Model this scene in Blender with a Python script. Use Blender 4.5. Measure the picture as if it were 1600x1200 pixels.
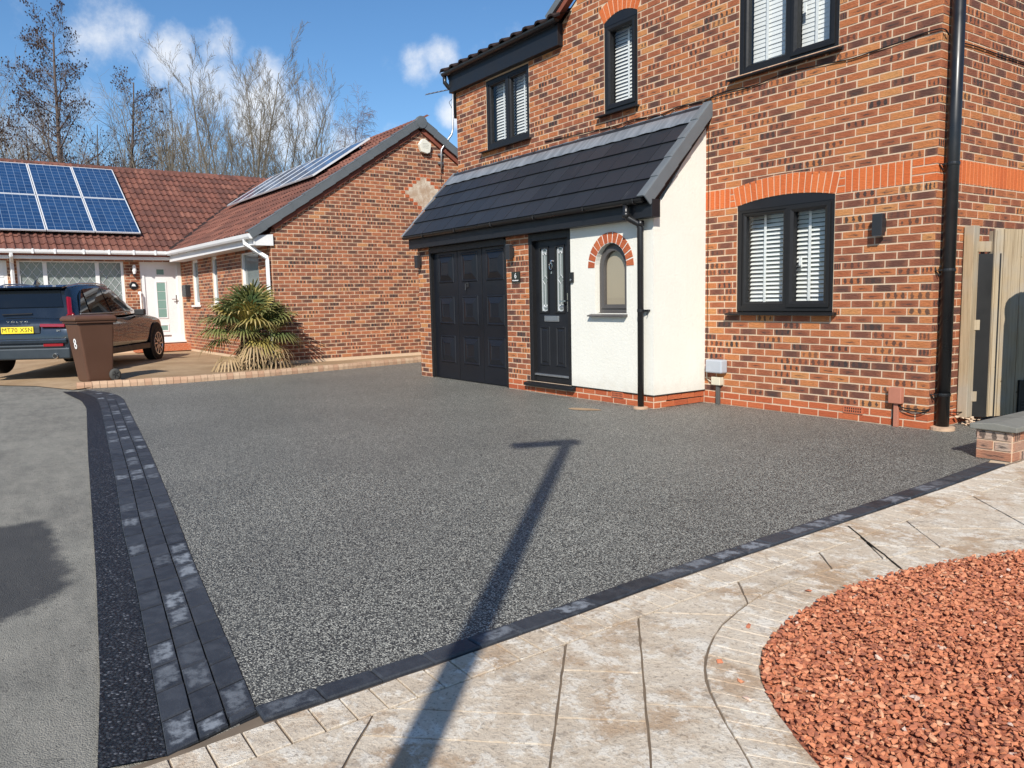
import bpy, math, random
from mathutils import Vector, Matrix, noise as mnoise

random.seed(7)
SC = bpy.context.scene
for o in list(bpy.data.objects):
    bpy.data.objects.remove(o, do_unlink=True)
COL = SC.collection
PI = math.pi
R = math.radians

# ------------------------------------------------------------------ camera
CAM_POS = Vector((3.6435, -7.1849, 1.2877))
CAM_R = Vector((0.57241, 0.81970, -0.02079))
CAM_D = Vector((0.07777, -0.07951, -0.99380))
CAM_F = Vector((-0.81627, 0.56724, -0.10927))
FPX = 1217.04
cd = bpy.data.cameras.new('camera')
cam = bpy.data.objects.new('camera', cd)
COL.objects.link(cam)
cd.sensor_width = 36.0
cd.lens = FPX / 1600 * 36.0
cd.clip_start = 0.05
cd.clip_end = 3000
m = Matrix.Identity(4)
for i in range(3):
    m[i][0] = CAM_R[i]
    m[i][1] = -CAM_D[i]
    m[i][2] = -CAM_F[i]
    m[i][3] = CAM_POS[i]
cam.matrix_world = m
SC.camera = cam
SC.render.resolution_x = 1024
SC.render.resolution_y = 768

def proj(p):
    d = Vector(p) - CAM_POS
    z = d.dot(CAM_F)
    if z < 0.05:
        return (-9999, -9999, z)
    return (800 + FPX * d.dot(CAM_R) / z, 600 + FPX * d.dot(CAM_D) / z, z)

def ray(u, v):
    return (CAM_R * ((u - 800) / FPX) + CAM_D * ((v - 600) / FPX) + CAM_F).normalized()

# ------------------------------------------------------------------ light
SUN_EL = R(37.0)
SUN_AZ = Vector((0.718, -0.696, 0)).normalized()      # horizontal direction towards the sun
sl = bpy.data.lights.new('sun', 'SUN')
sl.energy = 5.0
sl.angle = R(0.53)
sl.color = (1.0, 0.945, 0.86)
sun = bpy.data.objects.new('sun', sl)
COL.objects.link(sun)
to_sun = Vector((SUN_AZ.x * math.cos(SUN_EL), SUN_AZ.y * math.cos(SUN_EL), math.sin(SUN_EL)))
sun.rotation_euler = to_sun.to_track_quat('Z', 'Y').to_euler()
sun.location = (10, -10, 20)

W = bpy.data.worlds.new('World')
SC.world = W
W.use_nodes = True
wt = W.node_tree
wt.nodes.clear()

def wn(t, **kw):
    n = wt.nodes.new(t)
    for k, v in kw.items():
        setattr(n, k, v)
    return n
wo = wn('ShaderNodeOutputWorld')
bg = wn('ShaderNodeBackground')
bg.inputs['Strength'].default_value = 0.118
sky = wn('ShaderNodeTexSky')
sky.sky_type = 'NISHITA'
sky.sun_disc = False
sky.sun_elevation = SUN_EL
sky.sun_rotation = math.atan2(SUN_AZ.x, SUN_AZ.y)
sky.altitude = 60
sky.air_density = 1.0
sky.dust_density = 0.25
sky.ozone_density = 4.0
tc = wn('ShaderNodeTexCoord')
def wmath(op, a, b=None, c=None, clamp=False):
    n = wn('ShaderNodeMath', operation=op, use_clamp=clamp)
    for i, x in enumerate((a, b, c)):
        if x is None:
            continue
        if isinstance(x, (int, float)):
            n.inputs[i].default_value = x
        else:
            wt.links.new(x, n.inputs[i])
    return n.outputs[0]
dirv = tc.outputs['Generated']
# drifting cumulus: flat-layer projection of the view direction
sep = wn('ShaderNodeSeparateXYZ'); wt.links.new(dirv, sep.inputs[0])
zz = wmath('ADD', wmath('MAXIMUM', sep.outputs['Z'], 0.0), 0.22)
comb = wn('ShaderNodeCombineXYZ')
wt.links.new(wmath('DIVIDE', sep.outputs['X'], zz), comb.inputs[0])
wt.links.new(wmath('DIVIDE', sep.outputs['Y'], zz), comb.inputs[1])
nz = wn('ShaderNodeTexNoise'); nz.inputs['Scale'].default_value = 1.5
nz.inputs['Detail'].default_value = 4; nz.inputs['Roughness'].default_value = 0.5
wt.links.new(comb.outputs[0], nz.inputs['Vector'])
nf = wn('ShaderNodeTexNoise'); nf.inputs['Scale'].default_value = 11.0
nf.inputs['Detail'].default_value = 8; nf.inputs['Roughness'].default_value = 0.64
wt.links.new(dirv, nf.inputs['Vector'])
field = wmath('MULTIPLY', wmath('SUBTRACT', nz.outputs['Fac'], 0.60), 4.0)
field = wmath('MAXIMUM', field, -0.6)
# individual puffs seen over the bungalow
PUFFS = [((165, 48), 3.4, 1.0), ((205, 45), 2.4, 0.9), ((130, 60), 2.4, 0.7), ((25, 28), 2.6, 0.55), ((60, 35), 1.8, 0.4), ((275, 90), 3.2, 1.05), ((330, 75), 2.8, 0.9),
         ((250, 105), 2.2, 0.9), ((330, 140), 4.0, 1.1), ((400, 170), 4.5, 1.0), ((470, 200), 4.0, 0.9), ((300, 190), 4.0, 0.9),
         ((540, 225), 2.6, 1.0), ((612, 205), 1.6, 0.8), ((610, 110), 1.9, 0.55), ((650, 105), 2.2, 0.75), ((690, 92), 2.0, 0.85),
         ((575, 128), 1.2, 0.35), ((706, 175), 1.7, 1.0), ((150, 190), 4.0, 0.6), ((60, 200), 5.0, 0.55), ((640, 130), 1.2, 0.4)]
acc = None
for (u, v), rad, amp in PUFFS:
    d = ray(u, v)
    dp = wn('ShaderNodeVectorMath', operation='DOT_PRODUCT')
    wt.links.new(dirv, dp.inputs[0]); dp.inputs[1].default_value = d
    c = math.cos(R(rad))
    q = wmath('MULTIPLY', wmath('SUBTRACT', dp.outputs['Value'], c), amp / (1 - c), clamp=True)
    acc = q if acc is None else wmath('MAXIMUM', acc, q)
acc = wmath('SUBTRACT', wmath('MULTIPLY', acc, 1.15), 0.42)
field = wmath('MAXIMUM', field, acc)
dens = wmath('ADD', field, wmath('MULTIPLY', wmath('SUBTRACT', nf.outputs['Fac'], 0.5), 2.3))
dens = wmath('MULTIPLY', dens, 0.95, clamp=True)
ss = wn('ShaderNodeMapRange'); ss.interpolation_type = 'SMOOTHSTEP'
wt.links.new(dens, ss.inputs['Value']); ss.inputs['To Max'].default_value = 0.93
cm = wn('ShaderNodeMix', data_type='RGBA')
wt.links.new(ss.outputs['Result'], cm.inputs['Factor'])
hs = wn('ShaderNodeHueSaturation'); hs.inputs['Saturation'].default_value = 1.15
wt.links.new(sky.outputs['Color'], hs.inputs['Color'])
wt.links.new(hs.outputs['Color'], cm.inputs['A'])
cm.inputs['B'].default_value = (7.4, 7.55, 7.8, 1)
wt.links.new(cm.outputs['Result'], bg.inputs['Color'])
wt.links.new(bg.outputs[0], wo.inputs['Surface'])

SC.view_settings.view_transform = 'Standard'
SC.view_settings.look = 'None'
SC.view_settings.exposure = 0.2
SC.view_settings.gamma = 1.0
SC.view_settings.use_curve_mapping = False
SC.render.engine = 'CYCLES'

# ------------------------------------------------------------------ materials
MATS = {}
class NT:
    """small node helper"""
    def __init__(s, name):
        s.m = bpy.data.materials.new(name); s.m.use_nodes = True
        s.t = s.m.node_tree; s.t.nodes.clear()
        s.out = s.t.nodes.new('ShaderNodeOutputMaterial')
        s.b = s.t.nodes.new('ShaderNodeBsdfPrincipled')
        s.t.links.new(s.b.outputs[0], s.out.inputs['Surface'])
        MATS[name] = s.m
    def n(s, t, **kw):
        n = s.t.nodes.new(t)
        for k, v in kw.items():
            setattr(n, k, v)
        return n
    def put(s, sock, x):
        if isinstance(x, bpy.types.NodeSocket):
            s.t.links.new(x, sock)
        elif isinstance(x, (tuple, list)) and len(x) == 3 and sock.type == 'RGBA':
            sock.default_value = (*x, 1)
        else:
            sock.default_value = x
    def math(s, op, a, b=None, c=None, clamp=False):
        n = s.n('ShaderNodeMath', operation=op, use_clamp=clamp)
        for i, x in enumerate((a, b, c)):
            if x is not None:
                s.put(n.inputs[i], x)
        return n.outputs[0]
    def smooth(s, x, a, b, lo=0.0, hi=1.0):
        n = s.n('ShaderNodeMapRange'); n.interpolation_type = 'SMOOTHSTEP'
        s.put(n.inputs['Value'], x); n.inputs['From Min'].default_value = a; n.inputs['From Max'].default_value = b
        n.inputs['To Min'].default_value = lo; n.inputs['To Max'].default_value = hi
        return n.outputs['Result']
    def mix(s, f, a, b, mode='MIX'):
        n = s.n('ShaderNodeMix', data_type='RGBA', blend_type=mode)
        s.put(n.inputs['Factor'], f); s.put(n.inputs['A'], a); s.put(n.inputs['B'], b)
        return n.outputs['Result']
    def coord(s, which='Object', scale=None):
        o = s.n('ShaderNodeTexCoord').outputs[which]
        if scale:
            mp = s.n('ShaderNodeMapping'); s.t.links.new(o, mp.inputs[0]); mp.inputs['Scale'].default_value = scale
            o = mp.outputs[0]
        return o
    def pos(s):
        return s.n('ShaderNodeNewGeometry').outputs['Position']
    def noise(s, vec, scale, detail=3, rough=0.5):
        n = s.n('ShaderNodeTexNoise'); s.t.links.new(vec, n.inputs['Vector'])
        n.inputs['Scale'].default_value = scale; n.inputs['Detail'].default_value = detail
        n.inputs['Roughness'].default_value = rough
        return n.outputs['Fac']
    def voro(s, vec, scale, feature='F1', out='Distance', rnd=1.0):
        n = s.n('ShaderNodeTexVoronoi', feature=feature); s.t.links.new(vec, n.inputs['Vector'])
        n.inputs['Scale'].default_value = scale; n.inputs['Randomness'].default_value = rnd
        return n.outputs[out]
    def ramp(s, f, stops, mode='LINEAR'):
        n = s.n('ShaderNodeValToRGB'); n.color_ramp.interpolation = mode
        el = n.color_ramp.elements
        while len(el) > 1:
            el.remove(el[-1])
        for i, (p, c) in enumerate(stops):
            e = el[0] if i == 0 else el.new(p)
            e.position = p; e.color = (*c, 1) if len(c) == 3 else c
        s.put(n.inputs[0], f)
        return n.outputs[0]
    def bump(s, h, strength=0.3, dist=0.01):
        n = s.n('ShaderNodeBump'); n.inputs['Strength'].default_value = strength; n.inputs['Distance'].default_value = dist
        s.t.links.new(h, n.inputs['Height']); s.t.links.new(n.outputs[0], s.b.inputs['Normal'])
    def set(s, color=None, rough=0.6, metal=0.0, spec=0.5, coat=0.0):
        if color is not None:
            s.put(s.b.inputs['Base Color'], color)
        s.put(s.b.inputs['Roughness'], rough)
        s.b.inputs['Metallic'].default_value = metal
        s.b.inputs['Specular IOR Level'].default_value = spec
        s.b.inputs['Coat Weight'].default_value = coat
        return s

def plain(name, c, rough=0.5, metal=0.0, spec=0.5, var=0.12, vs=6.0, bump=0.0, bs=80.0, coat=0.0, dirt=0.0):
    k = NT(name)
    v = k.coord('Object')
    f = k.noise(v, vs, 4, 0.6)
    lo = tuple(x * (1 - var) for x in c); hi = tuple(min(1, x * (1 + var)) for x in c)
    col = k.mix(f, lo, hi)
    if dirt:
        col = k.mix(k.smooth(k.noise(v, vs * 0.6, 5, 0.65), 0.5, 0.8, 0, dirt), col, tuple(x * 0.35 for x in c))
    k.set(col, k.smooth(f, 0.2, 0.8, max(rough - 0.08, 0.02), rough + 0.08), metal, spec, coat)
    if bump:
        k.bump(k.noise(v, bs, 3, 0.6), bump, 0.004)
    return k.m

def brick_material(name, piece, palette, marks=True):
    k = NT(name)
    if piece:
        rnd = k.n('ShaderNodeObjectInfo').outputs['Random']
    else:
        a = k.n('ShaderNodeAttribute'); a.attribute_name = 'rnd'; rnd = a.outputs['Fac']
    wnz = k.n('ShaderNodeTexWhiteNoise', noise_dimensions='1D')
    k.t.links.new(k.math('MULTIPLY', rnd, 913.7), wnz.inputs['W'])
    sp = k.n('ShaderNodeSeparateColor'); k.t.links.new(wnz.outputs['Color'], sp.inputs[0])
    r1, r2, r3 = sp.outputs
    uv = k.n('ShaderNodeUVMap').outputs[0]
    su = k.n('ShaderNodeSeparateXYZ'); k.t.links.new(uv, su.inputs[0])
    u, v = su.outputs[0], su.outputs[1]
    pos = k.pos()
    mp = k.n('ShaderNodeMapping'); k.t.links.new(pos, mp.inputs[0]); mp.inputs['Scale'].default_value = (18, 18, 120)
    drag = k.noise(mp.outputs[0], 1.0, 4, 0.65)
    blot = k.noise(pos, 28, 3, 0.6)
    col = k.ramp(r1, palette)
    col = k.mix(k.smooth(drag, 0.3, 0.75, 0, 0.75), k.mix(0.32, col, (0, 0, 0), 'MIX'), col) if marks else k.mix(k.smooth(drag, 0.3, 0.7, 0, 1), k.mix(0.14, col, (0, 0, 0)), col)
    if marks:
        # the end of many bricks fades paler and redder
        side = k.smooth(k.math('ADD', k.math('ABSOLUTE', k.math('SUBTRACT', u, 0.5)), k.math('MULTIPLY', k.math('SUBTRACT', blot, 0.5), 0.5)), 0.22, 0.48)
        col = k.mix(k.math('MULTIPLY', side, 0.22), col, (0.58, 0.23, 0.115))
        # three scorched kiss marks
        wv = k.math('COSINE', k.math('MULTIPLY', k.math('SUBTRACT', u, 0.1667), 6 * PI))
        vert = k.math('SINE', k.math('MULTIPLY', v, PI))
        blot2 = k.noise(pos, 47, 3, 0.6)
        ends = k.math('MULTIPLY', k.math('SUBTRACT', k.noise(pos, 6.5, 2, 0.5), 0.5), 2.6)
        q = k.math('ADD', k.math('ADD', k.math('MULTIPLY', wv, 0.62), ends), k.math('ADD', k.math('MULTIPLY', vert, 0.55), k.math('MULTIPLY', k.math('SUBTRACT', blot2, 0.5), 2.0)))
        mk = k.math('MULTIPLY', k.smooth(q, 0.40, 0.72), k.smooth(r2, 0.76, 0.80))
        col = k.mix(k.math('MULTIPLY', mk, k.math('MULTIPLY_ADD', r3, 0.35, 0.62)), col, (0.05, 0.042, 0.04))
        # long dragged scorch
        q2 = k.math('ADD', k.math('SUBTRACT', 0.5, k.math('ABSOLUTE', k.math('SUBTRACT', v, 0.42))), k.math('MULTIPLY', k.math('SUBTRACT', drag, 0.5), 1.3))
        q2 = k.math('SUBTRACT', q2, k.math('MULTIPLY', k.math('POWER', k.math('ABSOLUTE', k.math('SUBTRACT', u, 0.5)), 2.0), 1.6))
        mk2 = k.math('MULTIPLY', k.smooth(q2, 0.30, 0.55), k.smooth(r2, 0.24, 0.21))
        col = k.mix(k.math('MULTIPLY', mk2, 0.9), col, (0.06, 0.046, 0.042))
    mott = k.noise(pos, 75, 4, 0.7)
    col = k.mix(k.smooth(mott, 0.45, 0.75, 0, 0.4 if marks else 0.2), col, k.mix(0.55, col, (0.06, 0.03, 0.02)))
    # mortar smeared on the arrises
    eu = k.math('MINIMUM', v, k.math('SUBTRACT', 1.0, v))
    sm = k.smooth(k.math('ADD', eu, k.math('MULTIPLY', blot, 0.35)), 0.22, 0.12, 0, 0.35)
    col = k.mix(sm, col, (0.55, 0.40, 0.27))
    k.set(col, 0.88, 0, 0.25)
    k.bump(k.math('ADD', k.noise(pos, 150, 5, 0.7), k.math('MULTIPLY', drag, 1.8)), 0.8, 0.006)
    return k.m

PAL = [(0.0, (0.13, 0.066, 0.052)), (0.09, (0.20, 0.085, 0.06)), (0.25, (0.31, 0.108, 0.062)), (0.5, (0.45, 0.145, 0.068)), (0.75, (0.57, 0.192, 0.076)), (0.93, (0.66, 0.25, 0.092)), (1.0, (0.71, 0.34, 0.13))]
PAL2 = [(0.0, (0.17, 0.085, 0.062)), (0.25, (0.29, 0.115, 0.07)), (0.55, (0.44, 0.158, 0.085)), (0.88, (0.56, 0.205, 0.098)), (1.0, (0.66, 0.31, 0.135))]
PALR = [(0.0, (0.44, 0.105, 0.045)), (0.5, (0.50, 0.125, 0.05)), (1.0, (0.56, 0.155, 0.062))]
PALO = [(0.0, (0.62, 0.145, 0.045)), (0.5, (0.68, 0.17, 0.052)), (1.0, (0.74, 0.20, 0.062))]
PALW = [(0.0, (0.42, 0.17, 0.10)), (0.4, (0.5, 0.24, 0.15)), (0.7, (0.55, 0.36, 0.26)), (1.0, (0.6, 0.45, 0.35))]
for nm, pal, mk in (('brick', PAL, True), ('brick_b', PAL2, True), ('brick_red', PALR, False), ('brick_orange', PALO, False), ('brick_worn', PALW, True)):
    brick_material(nm, False, pal, mk)
    brick_material(nm + '_piece', True, pal, mk)

k = NT('mortar')
p = k.pos(); f = k.noise(p, 9, 4, 0.6)
k.set(k.mix(f, (0.55, 0.405, 0.28), (0.69, 0.535, 0.385)), 0.95, 0, 0.1); k.bump(k.noise(p, 240, 3, 0.6), 0.5, 0.003)
k = NT('render_white')
p = k.pos(); f = k.noise(p, 2.2, 5, 0.6)
mp = k.n('ShaderNodeMapping'); k.t.links.new(p, mp.inputs[0]); mp.inputs['Scale'].default_value = (14, 14, 0.9)
streak = k.smooth(k.noise(mp.outputs[0], 1.0, 4, 0.6), 0.55, 0.8, 0, 0.12)
c = k.mix(f, (0.72, 0.70, 0.62), (0.80, 0.78, 0.70)); c = k.mix(streak, c, (0.55, 0.52, 0.44))
sz = k.n('ShaderNodeSeparateXYZ'); k.t.links.new(p, sz.inputs[0])
spl = k.math('MULTIPLY', k.smooth(k.math('ADD', sz.outputs[2], k.math('MULTIPLY', k.noise(p, 9, 5, 0.7), 0.5)), 0.62, 0.38), 0.28)
c = k.mix(spl, c, (0.52, 0.46, 0.37))
k.set(c, 0.9, 0, 0.2); k.bump(k.math('ADD', k.noise(p, 130, 3, 0.6), k.noise(p, 28, 3, 0.5)), 0.5, 0.006)
plain('black_frame', (0.015, 0.015, 0.016), 0.38, 0, 0.28, 0.25, 30, 0.05, 300)
plain('black_gloss', (0.011, 0.011, 0.013), 0.22, 0, 0.5, 0.2, 8)
plain('black_board', (0.013, 0.014, 0.017), 0.42, 0, 0.35, 0.25, 4, 0.08, 60)
plain('garage_black', (0.010, 0.0115, 0.016), 0.36, 0, 0.32, 0.25, 2.2, 0.06, 160, 0, 0.2)
plain('pipe_black', (0.012, 0.012, 0.013), 0.33, 0, 0.5, 0.2, 6)
plain('lamp_black', (0.03, 0.031, 0.034), 0.4, 0.2, 0.5, 0.1, 20)
plain('brown_frame', (0.085, 0.078, 0.075), 0.45, 0, 0.5, 0.12, 10)
plain('white_plastic', (0.78, 0.78, 0.77), 0.38, 0, 0.5, 0.05, 5)
plain('white_slat', (0.80, 0.80, 0.78), 0.5, 0, 0.4, 0.04, 5)
plain('chrome', (0.72, 0.72, 0.73), 0.18, 1.0, 0.5, 0.1, 20)
plain('silver', (0.55, 0.55, 0.55), 0.35, 0.9, 0.5, 0.1, 20)
plain('lead_cames', (0.60, 0.62, 0.63), 0.4, 0.2, 0.5, 0.1, 20)
plain('grey_plastic', (0.40, 0.43, 0.47), 0.5, 0, 0.4, 0.06, 10)
plain('beige_plastic', (0.58, 0.54, 0.42), 0.6, 0, 0.4, 0.1, 10)
plain('conduit', (0.09, 0.09, 0.085), 0.5, 0, 0.4, 0.1, 10)
plain('terracotta_plastic', (0.42, 0.17, 0.11), 0.6, 0, 0.3, 0.12, 8)
plain('air_brick', (0.46, 0.13, 0.06), 0.8, 0, 0.3, 0.15, 30)
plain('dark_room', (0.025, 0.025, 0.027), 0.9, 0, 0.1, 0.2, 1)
plain('tan_blind', (0.40, 0.33, 0.24), 0.75, 0, 0.3, 0.06, 3)
plain('grey_verge', (0.125, 0.14, 0.152), 0.5, 0, 0.4, 0.15, 5, 0.1, 90, 0, 0.3)
plain('verge_mid', (0.115, 0.128, 0.137), 0.55, 0, 0.4, 0.15, 3, 0.1, 90, 0, 0.3)
plain('soffit_red', (0.22, 0.07, 0.045), 0.8, 0, 0.3, 0.2, 8)
plain('cable_black', (0.012, 0.012, 0.012), 0.6, 0, 0.3, 0.1, 8)
plain('bin_brown', (0.105, 0.050, 0.030), 0.48, 0, 0.4, 0.14, 3, 0.15, 220, 0, 0.2)
plain('rubber', (0.016, 0.016, 0.017), 0.75, 0, 0.3, 0.2, 20)
plain('rubber_grey', (0.07, 0.07, 0.065), 0.8, 0, 0.3, 0.2, 20)
plain('car_paint', (0.020, 0.030, 0.044), 0.24, 0.55, 0.5, 0.08, 2, 0, 80, 1.0)
plain('car_trim', (0.02, 0.02, 0.021), 0.5, 0, 0.4, 0.1, 8)
plain('car_grey', (0.035, 0.045, 0.055), 0.4, 0.2, 0.4, 0.1, 8)
plain('alloy', (0.52, 0.53, 0.54), 0.28, 0.9, 0.5, 0.08, 10)
plain('plate_yellow', (0.80, 0.62, 0.03), 0.4, 0, 0.5, 0.03, 5)
plain('plate_black', (0.012, 0.012, 0.012), 0.5, 0, 0.4, 0.05, 5)
plain('panel_frame', (0.72, 0.73, 0.74), 0.4, 0.1, 0.5, 0.05, 5)
plain('cell_line', (0.42, 0.5, 0.6), 0.3, 0.2, 0.5, 0.05, 5)
plain('alarm_cream', (0.72, 0.70, 0.60), 0.5, 0, 0.4, 0.04, 5)
plain('print_grey', (0.36, 0.35, 0.31), 0.6, 0, 0.3, 0.05, 5)
plain('print_white', (0.82, 0.82, 0.80), 0.5, 0, 0.4, 0.02, 5)
plain('wire_metal', (0.45, 0.46, 0.47), 0.4, 0.8, 0.5, 0.1, 10)
plain('coping', (0.20, 0.195, 0.17), 0.92, 0, 0.2, 0.3, 7, 0.6, 70, 0, 0.5)
plain('galv', (0.34, 0.36, 0.38), 0.42, 0.7, 0.5, 0.12, 6)
plain('palm_trunk', (0.10, 0.065, 0.035), 0.95, 0, 0.1, 0.4, 22, 0.9, 40)
k = NT('red_lens'); k.set((0.24, 0.003, 0.009), 0.12, 0, 0.5, 1.0)
k = NT('car_glass'); k.set((0.006, 0.008, 0.010), 0.03, 0, 0.6, 0.3)
k = NT('plaque'); k.set((0.008, 0.008, 0.009), 0.08, 0, 0.5)
k = NT('frosted'); k.set((0.20, 0.33, 0.29), 0.16, 0, 0.5)
k = NT('net_glass')
v = k.coord('Object', (1, 9, 1)); f = k.noise(v, 3.2, 4, 0.6)
k.set(k.mix(f, (0.13, 0.155, 0.15), (0.25, 0.28, 0.27)), 0.07, 0, 0.6)
# clear glazing: Fresnel mix of clear and mirror
k = NT('glass')
tr = k.n('ShaderNodeBsdfTransparent'); tr.inputs[0].default_value = (0.93, 0.95, 0.95, 1)
gl = k.n('ShaderNodeBsdfGlossy'); gl.inputs['Roughness'].default_value = 0.015
ge = k.n('ShaderNodeNewGeometry'); dt = k.n('ShaderNodeVectorMath', operation='DOT_PRODUCT')
k.t.links.new(ge.outputs['Normal'], dt.inputs[0]); k.t.links.new(ge.outputs['Incoming'], dt.inputs[1])
fc = k.math('SUBTRACT', 1.0, k.math('ABSOLUTE', dt.outputs['Value']), clamp=True)
fr_ = k.math('MULTIPLY_ADD', k.math('POWER', fc, 5.0), 0.92, 0.07)
mx = k.n('ShaderNodeMixShader')
k.t.links.new(fr_, mx.inputs[0]); k.t.links.new(tr.outputs[0], mx.inputs[1]); k.t.links.new(gl.outputs[0], mx.inputs[2])
k.t.links.new(mx.outputs[0], k.out.inputs['Surface'])
# lead flashing
k = NT('flashing')
p = k.pos(); mp = k.n('ShaderNodeMapping'); k.t.links.new(p, mp.inputs[0]); mp.inputs['Scale'].default_value = (9, 1.2, 1.2)
f = k.noise(mp.outputs[0], 1.0, 5, 0.65)
k.set(k.mix(k.smooth(f, 0.3, 0.7), (0.15, 0.165, 0.182), (0.27, 0.29, 0.315)), 0.48, 0.15, 0.4); k.bump(k.noise(p, 25, 3), 0.25, 0.006)
# painted concrete tiles on the lean-to
def streak_tile(name, a, b, ro, chalk):
    k = NT(name)
    rnd = k.n('ShaderNodeObjectInfo').outputs['Random']
    p = k.pos(); mp = k.n('ShaderNodeMapping'); k.t.links.new(p, mp.inputs[0]); mp.inputs['Scale'].default_value = (26, 1.6, 1.6)
    f = k.noise(mp.outputs[0], 1.0, 5, 0.65)
    c = k.mix(k.math('ADD', k.math('MULTIPLY', rnd, 0.55), k.math('MULTIPLY', f, 0.45)), a, b)
    c = k.mix(k.smooth(f, 0.62, 0.80, 0, chalk), c, (0.16, 0.17, 0.18))
    k.set(c, ro, 0, 0.4); k.bump(k.noise(p, 180, 3, 0.6), 0.22, 0.003)
streak_tile('tile_black', (0.015, 0.017, 0.021), (0.028, 0.031, 0.037), 0.5, 0.35)
def roof_tile(name, piece):
    k = NT(name)
    if piece:
        rnd = k.n('ShaderNodeObjectInfo').outputs['Random']
    else:
        a = k.n('ShaderNodeAttribute'); a.attribute_name = 'rnd'; rnd = a.outputs['Fac']
    p = k.pos(); f = k.noise(p, 7, 5, 0.65)
    c = k.ramp(rnd, [(0, (0.15, 0.066, 0.05)), (0.4, (0.20, 0.083, 0.06)), (0.75, (0.25, 0.10, 0.07)), (1, (0.30, 0.13, 0.09))])
    c = k.mix(k.smooth(f, 0.35, 0.7, 0, 0.6), k.mix(0.4, c, (0.03, 0.02, 0.02)), c)
    c = k.mix(k.smooth(k.noise(p, 23, 3), 0.66, 0.75, 0, 0.3), c, (0.24, 0.24, 0.17))
    k.set(c, 0.82, 0, 0.25); k.bump(k.noise(p, 120, 3), 0.4, 0.004)
roof_tile('tile_red', False); plain('tile_dark', (0.032, 0.021, 0.019), 0.8, 0, 0.2, 0.35, 9, 0.3, 90); plain('tile_dark_piece', (0.032, 0.021, 0.019), 0.8, 0, 0.2, 0.35, 9, 0.3, 90); roof_tile('tile_red_piece', True)

# ---- ground materials
k = NT('resin_gravel')
p = k.pos()
d1 = k.voro(p, 165, 'F1', 'Distance'); cc = k.voro(p, 165, 'F1', 'Color')
sp = k.n('ShaderNodeSeparateColor'); k.t.links.new(cc, sp.inputs[0])
c = k.ramp(sp.outputs[0], [(0.0, (0.032, 0.032, 0.030)), (0.24, (0.078, 0.078, 0.070)), (0.45, (0.185, 0.182, 0.16)), (0.70, (0.355, 0.348, 0.30)), (0.92, (0.56, 0.545, 0.465)), (1.0, (0.66, 0.64, 0.55))])
c = k.mix(k.smooth(d1, 0.50, 0.75), c, (0.02, 0.02, 0.02))
big = k.noise(p, 0.55, 3, 0.55); mid = k.noise(p, 3.5, 3, 0.5)
c = k.mix(k.smooth(big, 0.35, 0.7, 0, 0.38), c, k.mix(0.5, c, (0.03, 0.03, 0.03)))
c = k.mix(k.smooth(mid, 0.35, 0.75, 0, 0.22), c, (0.13, 0.13, 0.115))
mp = k.n('ShaderNodeMapping'); k.t.links.new(p, mp.inputs[0]); mp.inputs['Rotation'].default_value = (0, 0, R(-35)); mp.inputs['Scale'].default_value = (0.5, 14, 1)
scf = k.noise(mp.outputs[0], 1.0, 3, 0.5)
c = k.mix(k.math('MULTIPLY', k.smooth(scf, 0.72, 0.76, 0, 0.25), k.smooth(big, 0.5, 0.6)), c, (0.42, 0.42, 0.40))
k.set(c, 0.52, 0, 0.4)
k.bump(k.math('SUBTRACT', 1.0, d1), 0.85, 0.006)
k = NT('new_tarmac')
p = k.pos(); d1 = k.voro(p, 85); cc = k.voro(p, 85, 'F1', 'Color')
sp = k.n('ShaderNodeSeparateColor'); k.t.links.new(cc, sp.inputs[0])
c = k.ramp(sp.outputs[1], [(0, (0.010, 0.010, 0.012)), (0.6, (0.022, 0.023, 0.027)), (0.9, (0.05, 0.052, 0.06)), (1, (0.14, 0.145, 0.16))])
k.set(k.mix(k.smooth(d1, 0.4, 0.65), c, (0.006, 0.006, 0.007)), 0.5, 0, 0.45); k.bump(k.math('SUBTRACT', 1.0, d1), 0.9, 0.010)
k = NT('old_asphalt')
p = k.pos(); d1 = k.voro(p, 70); f = k.noise(p, 1.3, 5, 0.65); g = k.noise(p, 14, 4, 0.7)
mp = k.n('ShaderNodeMapping'); k.t.links.new(p, mp.inputs[0]); mp.inputs['Scale'].default_value = (3.2, 11, 1); mp.inputs['Rotation'].default_value = (0, 0, R(20))
st = k.noise(mp.outputs[0], 1.0, 5, 0.65)
c = k.mix(k.smooth(f, 0.3, 0.7), (0.165, 0.158, 0.138), (0.25, 0.24, 0.205))
c = k.mix(k.smooth(st, 0.35, 0.72, 0, 0.55), c, (0.32, 0.30, 0.255))
c = k.mix(k.smooth(g, 0.55, 0.75, 0, 0.45), c, (0.12, 0.113, 0.10))
c = k.mix(k.smooth(k.noise(p, 48, 5, 0.75), 0.57, 0.66, 0, 0.75), c, (0.06, 0.056, 0.05))
c = k.mix(k.smooth(k.noise(p, 85, 4, 0.75), 0.58, 0.66, 0, 0.7), c, (0.42, 0.39, 0.33))
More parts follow.
